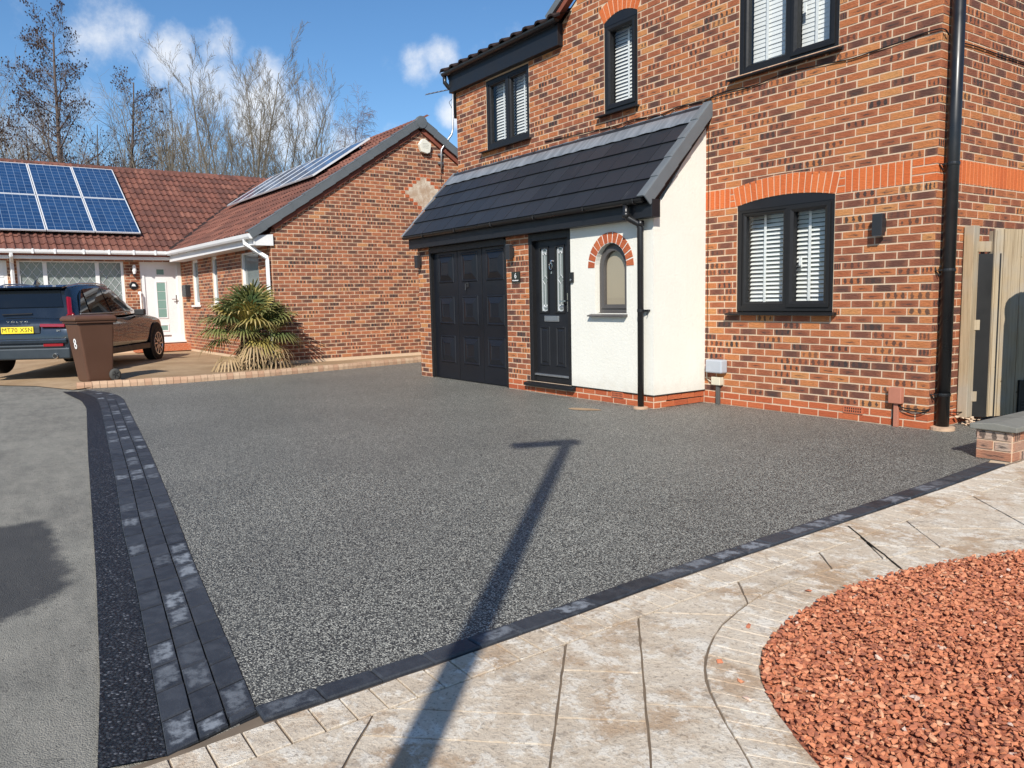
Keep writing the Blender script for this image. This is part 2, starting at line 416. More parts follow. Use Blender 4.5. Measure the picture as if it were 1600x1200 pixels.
# darker patch painted with its own ragged outline beside the verge
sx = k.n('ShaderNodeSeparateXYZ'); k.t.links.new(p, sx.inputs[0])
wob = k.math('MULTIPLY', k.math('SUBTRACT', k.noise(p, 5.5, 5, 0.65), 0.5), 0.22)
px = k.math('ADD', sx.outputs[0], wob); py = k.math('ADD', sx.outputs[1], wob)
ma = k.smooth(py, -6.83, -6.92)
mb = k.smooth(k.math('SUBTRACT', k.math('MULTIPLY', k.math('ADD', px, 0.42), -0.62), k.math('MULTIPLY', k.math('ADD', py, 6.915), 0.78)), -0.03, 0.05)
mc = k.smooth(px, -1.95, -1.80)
dark_patch = k.math('MULTIPLY', k.math('MULTIPLY', ma, mb), mc)
c = k.mix(k.math('MULTIPLY', dark_patch, 0.82), c, (0.032, 0.034, 0.040))
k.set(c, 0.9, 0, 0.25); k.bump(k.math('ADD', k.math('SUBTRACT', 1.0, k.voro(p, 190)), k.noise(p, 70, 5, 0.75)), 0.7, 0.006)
def sett_mat(name):
    k = NT(name)
    oi = k.n('ShaderNodeObjectInfo'); rnd = oi.outputs['Random']
    wnz = k.n('ShaderNodeTexWhiteNoise', noise_dimensions='1D'); k.t.links.new(k.math('MULTIPLY', rnd, 77.7), wnz.inputs['W'])
    sp = k.n('ShaderNodeSeparateColor'); k.t.links.new(wnz.outputs['Color'], sp.inputs[0])
    p = k.pos(); f = k.noise(p, 16, 5, 0.65)
    c = k.mix(sp.outputs[0], (0.020, 0.022, 0.027), (0.040, 0.044, 0.052))
    c = k.mix(k.smooth(f, 0.4, 0.7, 0, 0.5), c, (0.065, 0.07, 0.08))
    uv = k.n('ShaderNodeUVMap').outputs[0]; su = k.n('ShaderNodeSeparateXYZ'); k.t.links.new(uv, su.inputs[0])
    eu = k.math('MINIMUM', k.math('MINIMUM', su.outputs[0], k.math('SUBTRACT', 1.0, su.outputs[0])), k.math('MINIMUM', su.outputs[1], k.math('SUBTRACT', 1.0, su.outputs[1])))
    sc = k.smooth(k.math('ADD', k.math('SUBTRACT', k.noise(p, 22, 5, 0.7), 0.5), k.math('MULTIPLY', k.math('MINIMUM', eu, 0.22), 0.9)), 0.02, 0.30)
    amt = k.smooth(sp.outputs[1], 0.55, 1.0, 0, 0.45)
    c = k.mix(k.math('MULTIPLY', sc, amt), c, (0.46, 0.50, 0.54))
    k.set(c, 0.55, 0, 0.4); k.bump(k.math('ADD', k.noise(p, 150, 3), k.math('MULTIPLY', f, 0.8)), 0.35, 0.004)
sett_mat('sett_charcoal')
k = NT('stamped')
p = k.pos()
def dnoise(sc, det, ro, dis):
    n = k.n('ShaderNodeTexNoise'); k.t.links.new(p, n.inputs['Vector']); n.inputs['Scale'].default_value = sc; n.inputs['Detail'].default_value = det
    n.inputs['Roughness'].default_value = ro; n.inputs['Distortion'].default_value = dis; return n.outputs['Fac']
f = dnoise(2.6, 6, 0.70, 0.15); g = dnoise(8, 9, 0.78, 0.12); h = dnoise(4.3, 7, 0.74, 0.1); q = dnoise(60, 5, 0.75, 0.0); w = dnoise(1.1, 4, 0.6, 0.1)
c = k.mix(k.smooth(w, 0.35, 0.65), (0.58, 0.47, 0.345), (0.68, 0.58, 0.45))
c = k.mix(k.smooth(f, 0.50, 0.62, 0, 0.75), c, (0.44, 0.29, 0.17))
c = k.mix(k.smooth(g, 0.50, 0.58, 0, 0.7), c, (0.82, 0.76, 0.65))
c = k.mix(k.smooth(h, 0.56, 0.66, 0, 0.62), c, (0.27, 0.215, 0.165))
c = k.mix(k.smooth(g, 0.42, 0.33, 0, 0.5), c, (0.36, 0.255, 0.165))
c = k.mix(k.smooth(q, 0.53, 0.64, 0, 0.65), c, (0.27, 0.205, 0.145))
c = k.mix(k.smooth(q, 0.40, 0.30, 0, 0.4), c, (0.78, 0.73, 0.64))
k.set(c, 0.7, 0, 0.3); k.bump(k.math('ADD', k.math('MULTIPLY', q, 0.45), k.math('ADD', k.math('MULTIPLY', g, 1.5), h)), 0.9, 0.011)
k = NT('groove'); p = k.pos(); k.set(k.mix(k.noise(p, 12, 4), (0.11, 0.085, 0.062), (0.24, 0.185, 0.135)), 0.95, 0, 0.1)
k = NT('dark_joint'); k.set((0.02, 0.018, 0.015), 0.95, 0, 0.1)
k = NT('red_stone')
a = k.n('ShaderNodeAttribute'); a.attribute_name = 'rnd'
p = k.pos()
c = k.ramp(a.outputs['Fac'], [(0, (0.28, 0.10, 0.06)), (0.3, (0.45, 0.155, 0.078)), (0.6, (0.53, 0.195, 0.095)), (0.92, (0.60, 0.25, 0.13)), (0.985, (0.66, 0.36, 0.21)), (1.0, (0.62, 0.50, 0.42))])
c = k.mix(k.smooth(k.noise(p, 130, 4), 0.35, 0.7, 0, 0.3), c, (0.40, 0.135, 0.08))
k.set(c, 0.8, 0, 0.3); k.bump(k.noise(p, 260, 3), 0.4, 0.003)
k = NT('red_bed'); p = k.pos(); k.set(k.mix(k.voro(p, 45), (0.20, 0.07, 0.045), (0.42, 0.15, 0.085)), 0.95, 0, 0.1); k.bump(k.voro(p, 45), 1.0, 0.01)
k = NT('beige_paving')
p = k.pos(); f = k.noise(p, 1.1, 5, 0.6); g = k.noise(p, 9, 4, 0.6)
mp = k.n('ShaderNodeMapping'); k.t.links.new(p, mp.inputs[0]); mp.inputs['Scale'].default_value = (4.5, 4.5, 1); mp.inputs['Rotation'].default_value = (0, 0, R(12))
c = k.mix(k.smooth(f, 0.3, 0.7), (0.30, 0.20, 0.115), (0.42, 0.30, 0.185)); c = k.mix(k.smooth(g, 0.5, 0.75, 0, 0.5), c, (0.24, 0.165, 0.11))
k.set(c, 0.9, 0, 0.2); k.bump(g, 0.4, 0.006)
def kerb_mat():
    k = NT('kerb_beige')
    rnd = k.n('ShaderNodeObjectInfo').outputs['Random']; p = k.pos()
    c = k.mix(rnd, (0.42, 0.255, 0.165), (0.52, 0.37, 0.25)); c = k.mix(k.smooth(k.noise(p, 14, 4), 0.5, 0.75, 0, 0.5), c, (0.30, 0.2, 0.13))
    k.set(c, 0.9, 0, 0.2); k.bump(k.noise(p, 90, 3), 0.4, 0.004)
kerb_mat()
k = NT('grass_ground'); p = k.pos(); k.set(k.mix(k.noise(p, 3, 5), (0.04, 0.05, 0.02), (0.09, 0.085, 0.04)), 0.95, 0, 0.1)
k = NT('timber')
rnd = k.n('ShaderNodeObjectInfo').outputs['Random']; p = k.pos()
mp = k.n('ShaderNodeMapping'); k.t.links.new(p, mp.inputs[0]); mp.inputs['Scale'].default_value = (55, 55, 2.2)
f = k.noise(mp.outputs[0], 1.0, 5, 0.65)
c = k.mix(rnd, (0.37, 0.27, 0.155), (0.48, 0.39, 0.265)); c = k.mix(k.smooth(f, 0.4, 0.75, 0, 0.75), c, (0.22, 0.155, 0.09))
kn = k.voro(p, 5.5); c = k.mix(k.smooth(kn, 0.07, 0.03, 0, 0.8), c, (0.10, 0.06, 0.03))
c = k.mix(k.smooth(k.noise(p, 2.5, 4), 0.45, 0.7, 0, 0.65), c, (0.36, 0.33, 0.28))
k.set(c, 0.82, 0, 0.25); k.bump(f, 0.5, 0.003)
k = NT('bark')
p = k.pos(); mp = k.n('ShaderNodeMapping'); k.t.links.new(p, mp.inputs[0]); mp.inputs['Scale'].default_value = (6, 6, 1.4)
f = k.noise(mp.outputs[0], 1.0, 5, 0.65); k.set(k.mix(k.smooth(f, 0.3, 0.7), (0.095, 0.080, 0.062), (0.225, 0.20, 0.155)), 0.95, 0, 0.1); k.bump(f, 0.6, 0.02)
k = NT('bark_dark'); p = k.pos(); k.set(k.mix(k.noise(p, 3, 4), (0.085, 0.066, 0.058), (0.16, 0.125, 0.11)), 0.95, 0, 0.1)
k = NT('bark_birch'); p = k.pos(); k.set(k.mix(k.noise(p, 4, 4), (0.13, 0.09, 0.085), (0.24, 0.19, 0.18)), 0.95, 0, 0.1)
k = NT('catkin'); k.set((0.055, 0.035, 0.028), 0.95, 0, 0.1)
k = NT('scrub'); p = k.pos(); k.set(k.mix(k.noise(p, 0.6, 4), (0.13, 0.105, 0.085), (0.22, 0.19, 0.14)), 0.95, 0, 0.1)
def frond_mat(name, a, b, tip):
    k = NT(name)
    rnd = k.n('ShaderNodeObjectInfo').outputs['Random']
    uv = k.n('ShaderNodeUVMap').outputs[0]; su = k.n('ShaderNodeSeparateXYZ'); k.t.links.new(uv, su.inputs[0])
    c = k.mix(rnd, a, b); c = k.mix(k.math('MULTIPLY', k.smooth(su.outputs[1], 0.45, 1.0), 0.8), c, tip)
    k.set(c, 0.6, 0, 0.35)
frond_mat('frond_green', (0.050, 0.085, 0.028), (0.125, 0.145, 0.040), (0.26, 0.22, 0.075))
frond_mat('frond_yellow', (0.22, 0.19, 0.045), (0.35, 0.26, 0.06), (0.42, 0.32, 0.14))
frond_mat('frond_dead', (0.20, 0.125, 0.06), (0.34, 0.235, 0.12), (0.44, 0.32, 0.18))
k = NT('weed'); k.set((0.05, 0.12, 0.02), 0.7, 0, 0.3)
k = NT('plaster_white')
p = k.pos(); k.set(k.mix(k.smooth(k.noise(p, 5, 5, 0.7), 0.35, 0.7), (0.42, 0.30, 0.21), (0.66, 0.58, 0.47)), 0.9, 0, 0.2); k.bump(k.noise(p, 40, 4), 0.6, 0.01)
# photovoltaic glass with its printed cell grid
k = NT('pv_cells')
uv = k.n('ShaderNodeUVMap').outputs[0]; su = k.n('ShaderNodeSeparateXYZ'); k.t.links.new(uv, su.inputs[0])
def grid(x, n, w):
    fr_ = k.math('FRACT', k.math('MULTIPLY', x, n)); d = k.math('MINIMUM', fr_, k.math('SUBTRACT', 1.0, fr_))
    return k.smooth(d, w, w * 0.55)
g1 = k.math('MAXIMUM', grid(su.outputs[0], 6, 0.045), grid(su.outputs[1], 10, 0.04))
fl = k.n('ShaderNodeVectorMath', operation='FLOOR'); sc_ = k.n('ShaderNodeVectorMath', operation='MULTIPLY'); k.t.links.new(uv, sc_.inputs[0]); sc_.inputs[1].default_value = (6, 10, 1)
k.t.links.new(sc_.outputs[0], fl.inputs[0]); wz = k.n('ShaderNodeTexWhiteNoise', noise_dimensions='3D'); k.t.links.new(fl.outputs[0], wz.inputs['Vector'])
c = k.mix(wz.outputs['Value'], (0.012, 0.042, 0.115), (0.018, 0.060, 0.155))
c = k.mix(k.math('MULTIPLY', grid(su.outputs[0], 18, 0.05), 0.12), c, (0.3, 0.36, 0.45))
k.set(k.mix(k.math('MULTIPLY', g1, 0.5), c, (0.30, 0.38, 0.48)), 0.08, 0, 0.5)

# ------------------------------------------------------------------ mesh helpers
class MB:
    def __init__(s):
        s.v = []; s.f = []; s.uv = []; s.r = []
        s.has_uv = False; s.has_r = False
    def add(s, vs, fs, uv=None, r=0.0):
        b = len(s.v)
        s.v += [tuple(x) for x in vs]
        for i, q in enumerate(fs):
            s.f.append(tuple(b + j for j in q))
            s.uv.append(uv[i] if uv else None); s.r.append(r)
        if uv: s.has_uv = True
        if r: s.has_r = True
        return s
    def box(s, x0, y0, z0, x1, y1, z1, r=0.0):
        return s.hexa([(x0, y0, z0), (x1, y0, z0), (x1, y1, z0), (x0, y1, z0), (x0, y0, z1), (x1, y0, z1), (x1, y1, z1), (x0, y1, z1)], r)
    def hexa(s, p, r=0.0):
        return s.add(p, [(0, 3, 2, 1), (4, 5, 6, 7), (0, 1, 5, 4), (1, 2, 6, 5), (2, 3, 7, 6), (3, 0, 4, 7)], None, r)
    def obox(s, c, ax, ay, az, r=0.0):
        c = Vector(c); ax = Vector(ax); ay = Vector(ay); az = Vector(az)
        return s.hexa([c - ax - ay - az, c + ax - ay - az, c + ax + ay - az, c - ax + ay - az, c - ax - ay + az, c + ax - ay + az, c + ax + ay + az, c - ax + ay + az], r)
    def prism(s, poly, vec, r=0.0):
        n = len(poly); vec = Vector(vec)
        a = [Vector(q) for q in poly]; b = [q + vec for q in a]
        fs = [tuple(range(n))[::-1], tuple(range(n, 2 * n))] + [(i, (i + 1) % n, n + (i + 1) % n, n + i) for i in range(n)]
        return s.add(a + b, fs, None, r)
    def ring(s, outer, inner, vec):
        """frame between two matching loops, extruded by vec"""
        n = len(outer); vec = Vector(vec)
        o = [Vector(q) for q in outer]; i_ = [Vector(q) for q in inner]
        vs = o + i_ + [q + vec for q in o] + [q + vec for q in i_]
        fs = []
        for k in range(n):
            j = (k + 1) % n
            fs += [(k, j, n + j, n + k), (2 * n + k, 3 * n + k, 3 * n + j, 2 * n + j), (k, 2 * n + k, 2 * n + j, j), (n + k, n + j, 3 * n + j, 3 * n + k)]
        return s.add(vs, fs)
    def tube(s, path, rad, n=8, caps=True, r=0.0):
        P = [Vector(q) for q in path]
        if not isinstance(rad, (list, tuple)): rad = [rad] * len(P)
        vs = []; ref = None
        for i, q in enumerate(P):
            d = (P[min(i + 1, len(P) - 1)] - P[max(i - 1, 0)])
            if d.length < 1e-9: d = Vector((0, 0, 1))
            d.normalize()
            if ref is None:
                ref = d.orthogonal().normalized()
            ref = (ref - d * ref.dot(d))
            if ref.length < 1e-6: ref = d.orthogonal()
            ref.normalize(); bn = d.cross(ref)
            for k in range(n):
                a = 2 * PI * k / n
                vs.append(q + (ref * math.cos(a) + bn * math.sin(a)) * rad[i])
        fs = []
        for i in range(len(P) - 1):
            for k in range(n):
                j = (k + 1) % n
                fs.append((i * n + k, i * n + j, (i + 1) * n + j, (i + 1) * n + k))
        if caps:
            fs.append(tuple(range(n))[::-1]); fs.append(tuple((len(P) - 1) * n + k for k in range(n)))
        return s.add(vs, fs, None, r)
    def lathe(s, prof, center, axis='Z', n=24):
        vs = []; c = Vector(center)
        for rr, h in prof:
            for k in range(n):
                a = 2 * PI * k / n; x, y = rr * math.cos(a), rr * math.sin(a)
                vs.append(c + (Vector((x, y, h)) if axis == 'Z' else Vector((x, h, y)) if axis == 'Y' else Vector((h, x, y))))
        fs = []
        for i in range(len(prof) - 1):
            for k in range(n):
                j = (k + 1) % n; fs.append((i * n + k, i * n + j, (i + 1) * n + j, (i + 1) * n + k))
        fs.append(tuple(range(n))[::-1]); fs.append(tuple((len(prof) - 1) * n + k for k in range(n)))
        return s.add(vs, fs)
    def mesh(s, name, mat, smooth=False):
        me = bpy.data.meshes.new(name)
        me.from_pydata(s.v, [], s.f)
        if mat: me.materials.append(MATS[mat] if isinstance(mat, str) else mat)
        if s.has_uv:
            ul = me.uv_layers.new(name='UVMap'); i = 0
            for k, q in enumerate(s.f):
                u = s.uv[k]
                for j in range(len(q)):
                    ul.data[i].uv = u[j] if u else (0.5, 0.5); i += 1
        if s.has_r:
            at = me.attributes.new('rnd', 'FLOAT', 'FACE')
            at.data.foreach_set('value', s.r)
        if smooth:
            me.polygons.foreach_set('use_smooth', [True] * len(me.polygons))
        me.validate()
        return me
    def build(s, name, mat, parent=None, smooth=False, bevel=0.0, seg=2, fix=False):
        me = s.mesh(name, mat, smooth)
        o = link(name, me, parent)
        if fix:
            import bmesh
            bm = bmesh.new(); bm.from_mesh(me); bmesh.ops.recalc_face_normals(bm, faces=bm.faces); bm.to_mesh(me); bm.free()
        if bevel:
            b = o.modifiers.new('bevel', 'BEVEL'); b.width = bevel; b.segments = seg; b.limit_method = 'ANGLE'; b.angle_limit = R(35)
        return o

def link(name, data, parent=None, loc=None):
    o = bpy.data.objects.new(name, data); COL.objects.link(o)
    if parent: o.parent = parent
    if loc: o.location = loc
    return o
def tag(o, label, cat, group=None):
    o['label'] = label; o['category'] = cat
    if group: o['group'] = group
    return o
def thing(name, label, cat, loc=(0, 0, 0), rz=0.0, group=None):
    o = bpy.data.objects.new(name, None); COL.objects.link(o)
    o.empty_display_size = 0.2; o.location = loc; o.rotation_euler = (0, 0, rz)
    return tag(o, label, cat, group)
def struct(o):
    o['kind'] = 'structure'; return o
def stuff(o):
    o['kind'] = 'stuff'; return o
def text_mesh(name, body, size, mat, parent, M, extr=0.002, align='CENTER', space=1.0):
    c = bpy.data.curves.new(name, 'FONT'); c.body = body; c.size = size; c.extrude = extr
    c.align_x = align; c.align_y = 'CENTER'; c.space_character = space; c.resolution_u = 3
    t = bpy.data.objects.new(name, c); COL.objects.link(t)
    bpy.context.view_layer.update()
    me = bpy.data.meshes.new_from_object(t.evaluated_get(bpy.context.evaluated_depsgraph_get()))
    bpy.data.objects.remove(t, do_unlink=True)
    me.transform(M); me.materials.clear(); me.materials.append(MATS[mat])
    o = link(name, me, parent)
    return o
def frame_matrix(xa, ya, za, o):
    m = Matrix.Identity(4)
    for i in range(3):
        m[i][0] = xa[i]; m[i][1] = ya[i]; m[i][2] = za[i]; m[i][3] = o[i]
    return m

# -- bricks -----------------------------------------------------------------
class Face:
    """a wall plane: u along it, z up, d outwards"""
    def __init__(s, o, u, n):
        s.o = Vector(o); s.u = Vector(u); s.n = Vector(n)
    def p(s, u, z, d=0.0):
        return s.o + s.u * u + Vector((0, 0, z)) + s.n * d
def brick_geo(mb, fn, quad, d=0.008, r=0.0, inset=0.002, back=-0.006):
    """quad: four (u,z) corners anticlockwise from lower left"""
    cu = sum(q[0] for q in quad) / 4; cz = sum(q[1] for q in quad) / 4
    inn = []
    for q in quad:
        du, dz = cu - q[0], cz - q[1]
        inn.append((q[0] + math.copysign(min(inset, abs(du)), du), q[1] + math.copysign(min(inset, abs(dz)), dz)))
    vs = [fn(q[0], q[1], back) for q in quad] + [fn(q[0], q[1], d) for q in inn]
    U = [(0, 0), (1, 0), (1, 1), (0, 1)]
    fs = [(4, 5, 6, 7), (0, 1, 5, 4), (1, 2, 6, 5), (2, 3, 7, 6), (3, 0, 4, 7)]
    uv = [U, [U[0], U[1], U[1], U[0]], [U[1], U[2], U[2], U[1]], [U[2], U[3], U[3], U[2]], [U[3], U[0], U[0], U[3]]]
    mb.add(vs, fs, uv, max(r, 1e-4))
def courses(u0, u1, z0, z1, blocked=None, lim=None, anchor=None, H=0.075, L=0.225, J=0.0115, phase=0, k0=0):
    """stretcher bond between u0,u1; blocked(z_lo,z_hi)-> list of u intervals; lim(zmid)->(ua,ub)"""
    out = []
    n = int(round((z1 - z0) / H))
    for k in range(n):
        za = z0 + k * H; zb = za + H
        a, b = u0, u1
        if lim:
            la, lb = lim((za + zb) / 2); a, b = max(a, la), min(b, lb)
            if b - a < 0.03: continue
        spans = [(a, b)]
        if blocked:
            for (qa, qb) in blocked(za, zb):
                ns = []
                for (sa, sb) in spans:
                    if qb <= sa or qa >= sb: ns.append((sa, sb)); continue
                    if qa > sa: ns.append((sa, qa))
                    if qb < sb: ns.append((qb, sb))
                spans = ns
        off = (anchor if anchor is not None else u1) - (0 if (k + k0 + phase) % 2 == 0 else L / 2)
        for sa, sb in spans:
            i0 = math.floor((sa - off) / L) - 1; x = off + i0 * L
            while x < sb:
                p, q = max(x, sa), min(x + L, sb)
                if q - p > 0.028:
                    out.append((p + J / 2, q - J / 2, za + J / 2, zb - J / 2))
                x += L
    return out
def lay_bricks(parent, face, bl, mat, n_pieces, score=None, name='brick', rng=None):
    """largest-looking full bricks become objects of their own, the rest one part"""
    rng = rng or random.Random(3)
    cand = []
    W2 = parent.matrix_world if parent else Matrix.Identity(4)
    T = Matrix.Translation(parent.location) @ parent.rotation_euler.to_matrix().to_4x4() if parent else Matrix.Identity(4)
    for i, (a, b, c, d) in enumerate(bl):
        if abs((b - a) - 0.215) < 0.004 or abs((b - a) - 0.1025) < 0.004:
            w = T @ face.p((a + b) / 2, (c + d) / 2)
            x, y, z = proj(w)
            if 0 < x < 1600 and 0 < y < 1200:
                nn = (T.to_3x3() @ face.n)
                cosv = abs((CAM_POS - w).normalized().dot(nn))
                cand.append((-(b - a) * cosv / z ** 2, i))
    cand.sort(); pick = {i for _, i in cand[:n_pieces]}
    mesh_full = {}
    mb = MB()
    for i, (a, b, c, d) in enumerate(bl):
        jd = 0.0075 + rng.uniform(-0.0022, 0.0022)
        if i in pick:
            key = round(b - a, 2)
            if key not in mesh_full:
                m1 = MB(); w = (b - a) / 2; h = (d - c) / 2
                brick_geo(m1, lambda u, z, dd: face.u * u + Vector((0, 0, z)) + face.n * dd, [(-w, -h), (w, -h), (w, h), (-w, h)])
                mesh_full[key] = m1.mesh(name, mat + '_piece')
            o = link(name, mesh_full[key], parent, face.p((a + b) / 2, (c + d) / 2, jd - 0.008))
        else:
            j = [rng.uniform(-0.0016, 0.0016) for _ in range(8)]
            brick_geo(mb, face.p, [(a + j[0], c + j[1]), (b + j[2], c + j[3]), (b + j[4], d + j[5]), (a + j[6], d + j[7])], jd, rng.uniform(0.001, 1))
    if mb.f:
        o = mb.build(name, mat, parent)
        if len(mb.f) > 5: stuff(o); o.name = 'brickwork'
    return
def single_bricks(parent, fn, quads, mat, name='brick', d=0.008):
    for q in quads:
        m1 = MB(); brick_geo(m1, fn, q, d, 0.5)
        m1.build(name, mat + '_piece', parent)
def rects_minus(u0, u1, z0, z1, holes):
    us = sorted({u0, u1} | {x for h in holes for x in h[:2] if u0 < x < u1})
    zs = sorted({z0, z1} | {x for h in holes for x in h[2:] if z0 < x < z1})
    out = []
    for i in range(len(us) - 1):
        for j in range(len(zs) - 1):
            cu, cz = (us[i] + us[i + 1]) / 2, (zs[j] + zs[j + 1]) / 2
            if not any(h[0] < cu < h[1] and h[2] < cz < h[3] for h in holes):
                out.append((us[i], us[i + 1], zs[j], zs[j + 1]))
    return out

def lerp_poly(pts, t):
    """point at parameter t in [0,1] by arc length"""
    P = [Vector((*q, 0)) if len(q) == 2 else Vector(q) for q in pts]
    L = [0]
    for i in range(1, len(P)): L.append(L[-1] + (P[i] - P[i - 1]).length)
    s = t * L[-1]
    for i in range(1, len(P)):
        if s <= L[i] + 1e-9:
            k = (s - L[i - 1]) / max(L[i] - L[i - 1], 1e-9)
            return P[i - 1].lerp(P[i], k)
    return P[-1]
def poly_len(pts):
    return sum((Vector(pts[i]) - Vector(pts[i - 1])).length for i in range(1, len(pts)))
def smooth_poly(pts, it=2):
    for _ in range(it):
        q = [pts[0]]
        for a, b in zip(pts, pts[1:]):
            q += [tuple(a[i] * .75 + b[i] * .25 for i in range(2)), tuple(a[i] * .25 + b[i] * .75 for i in range(2))]
        q.append(pts[-1]); pts = q
    return pts
def sheet(name, poly, z, mat, parent=None):
    from mathutils.geometry import tessellate_polygon
    vs = [(q[0], q[1], q[2] if len(q) > 2 else z) for q in poly]
    tris = []
    for a, b, c in tessellate_polygon([[Vector((q[0], q[1], 0)) for q in poly]]):
        p0, p1, p2 = vs[a], vs[b], vs[c]
        cr = (p1[0] - p0[0]) * (p2[1] - p0[1]) - (p1[1] - p0[1]) * (p2[0] - p0[0])
        if abs(cr) > 1e-9: tris.append((a, b, c) if cr > 0 else (a, c, b))
    me = bpy.data.meshes.new(name); me.from_pydata(vs, [], tris)
    me.materials.append(MATS[mat])
    return link(name, me, parent)
def ribbon(name, A, B, z, mat, n=40):
    vs = []
    for i in range(n + 1):
        for P_ in (A, B):
            p_ = lerp_poly(P_, i / n); vs.append((p_.x, p_.y, z))
    fs = []
    for i in range(n):
        f = (2 * i, 2 * i + 1, 2 * i + 3, 2 * i + 2); a, b, c = [Vector(vs[k]) for k in f[:3]]
        fs.append(f if (b - a).cross(c - a).z > 0 else f[::-1])
    me = bpy.data.meshes.new(name); me.from_pydata(vs, [], fs); me.materials.append(MATS[mat]); return link(name, me)
def slab(mb, quad, z0, z1, ins=0.004, jit=0.0):
    """paving piece: polygon with chamfered top edge; uv on the top"""
    c = [sum(q[0] for q in quad) / len(quad), sum(q[1] for q in quad) / len(quad)]
    n = len(quad); base = [(q[0], q[1], z0) for q in quad]; mid = [(q[0], q[1], z1 - ins) for q in quad]; top = []
    for q in quad:
        d = Vector((c[0] - q[0], c[1] - q[1])); l = d.length; d = d / l * min(ins * 1.4, l * 0.3) if l else d
        top.append((q[0] + d[0], q[1] + d[1], z1 + random.uniform(-jit, jit)))
    vs = base + mid + top
    fs = [tuple(range(2 * n, 3 * n))]
    uvs = [[(0, 0), (1, 0), (1, 1), (0, 1)] if n == 4 else [((q[0] - c[0]) * 2 + .5, (q[1] - c[1]) * 2 + .5) for q in quad]]
    for i in range(n):
        j = (i + 1) % n
        fs += [(i, j, n + j, n + i), (n + i, n + j, 2 * n + j, 2 * n + i)]
        uvs += [[(0, 0)] * 4, [(0, 0)] * 4]
    mb.add(vs, fs, uvs)
    return mb

# ------------------------------------------------------------------ the ground
struct(sheet('ground', [(-400, -400), (400, -400), (400, 400), (-400, 400)], -0.06, 'grass_ground'))
INNER = [(1.24, -6.525), (-0.47, -6.335), (-1.74, -6.178), (-3.83, -5.938), (-5.42, -5.773), (-7.33, -5.575), (-8.35, -5.47), (-8.95, -5.46), (-9.5, -5.53), (-9.95, -5.68)]
OUTER = [(1.33, -6.813), (-0.2, -6.645), (-1.32, -6.537), (-2.63, -6.383), (-4.3, -6.205), (-6.01, -6.023), (-7.83, -5.834), (-8.6, -5.77), (-9.1, -5.765), (-9.95, -5.86)]
TAROUT = [(1.28, -6.985), (0.71, -6.907), (-0.46, -6.776), (-1.43, -6.675), (-4.0, -6.409), (-7.62, -6.016), (-8.6, -5.97), (-9.49, -6.022), (-10.15, -6.06)]
KIN = [(1.222, -6.53), (1.215, -5.95), (1.183, -5.38), (1.150, -4.9), (1.135, -4.5), (1.100, -3.6), (1.075, -2.8), (1.03, -1.92), (0.985, -1.08)]
KOUT = [(1.318, -6.53), (1.305, -5.95), (1.275, -5.3), (1.25, -4.9), (1.232, -4.5), (1.205, -3.5), (1.185, -2.8), (1.155, -2.0), (1.105, -1.04)]
KERB = [(-10.36, -5.84), (-10.18, -4.95), (-10.08, -4.19), (-10.15, -2.86), (-10.42, -1.3), (-10.80, 0.5), (-11.0, 2.2), (-11.1, 5.0)]
# road and the far side
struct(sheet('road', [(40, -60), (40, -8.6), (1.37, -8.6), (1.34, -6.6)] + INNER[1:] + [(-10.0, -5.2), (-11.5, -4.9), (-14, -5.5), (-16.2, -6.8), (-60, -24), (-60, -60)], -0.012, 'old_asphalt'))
drv = INNER + [(-10.30, -5.80)] + KERB[1:] + [(-8.0, 5.0), (-8.0, -0.5), (-2.8, -0.5), (-2.8, 0.06), (-0.06, 0.06), (-0.06, 4.0), (0.95, 4.0), (0.95, -0.9), (0.985, -1.08)] + KIN[::-1]
struct(sheet('driveway', drv, 0.0, 'resin_gravel'))
struct(ribbon('tarmac_strip', OUTER, TAROUT, 0.001, 'new_tarmac'))
bed = struct(ribbon('sett_bed', INNER, OUTER, -0.006, 'dark_joint'))
NL = int(poly_len(INNER) / 0.2)
for row in range(3):
    t0 = row / 3; t1 = (row + 1) / 3
    sh = [0, 0.5, 0.2][row]
    e = [0.0] + [(i + sh) / NL for i in range(0 if sh else 1, NL) if 0.15 / NL < (i + sh) / NL < 1 - 0.15 / NL] + [1.0]
    for a, b in zip(e, e[1:]):
        A0, A1 = lerp_poly(OUTER, a), lerp_poly(INNER, a); B0, B1 = lerp_poly(OUTER, b), lerp_poly(INNER, b)
        q = [A0.lerp(A1, t0), B0.lerp(B1, t0), B0.lerp(B1, t1), A0.lerp(A1, t1)]
        c = sum(q, Vector()) / 4
        if c.z == c.z:
            quad = []
            for p_ in q:
                d = (c - p_); quad.append(p_ + d.normalized() * 0.0045)
            quad = [((p_ - c).x, (p_ - c).y) for p_ in quad]
            mb = MB(); slab(mb, quad[::-1], -0.03, 0.006 + random.uniform(-0.0015, 0.0015), 0.004)
            o = mb.build('sett', 'sett_charcoal', bed); o.location = c
kb = struct(ribbon('kerb_bed', KIN, KOUT, -0.006, 'dark_joint'))
NK = 27
for i in range(NK):
    a, b = i / NK, (i + 1) / NK
    q = [lerp_poly(KIN, a), lerp_poly(KIN, b), lerp_poly(KOUT, b), lerp_poly(KOUT, a)]
    c = sum(q, Vector()) / 4
    quad = [(((p_ - c) * 0.985 + (p_ - c).normalized() * -0.001).x, ((p_ - c) * 0.985).y) for p_ in q]
    mb = MB(); slab(mb, quad[::-1], -0.03, 0.010 + random.uniform(-0.0015, 0.0015), 0.006)
    o = mb.build('kerb_block', 'sett_charcoal', kb); o.location = c

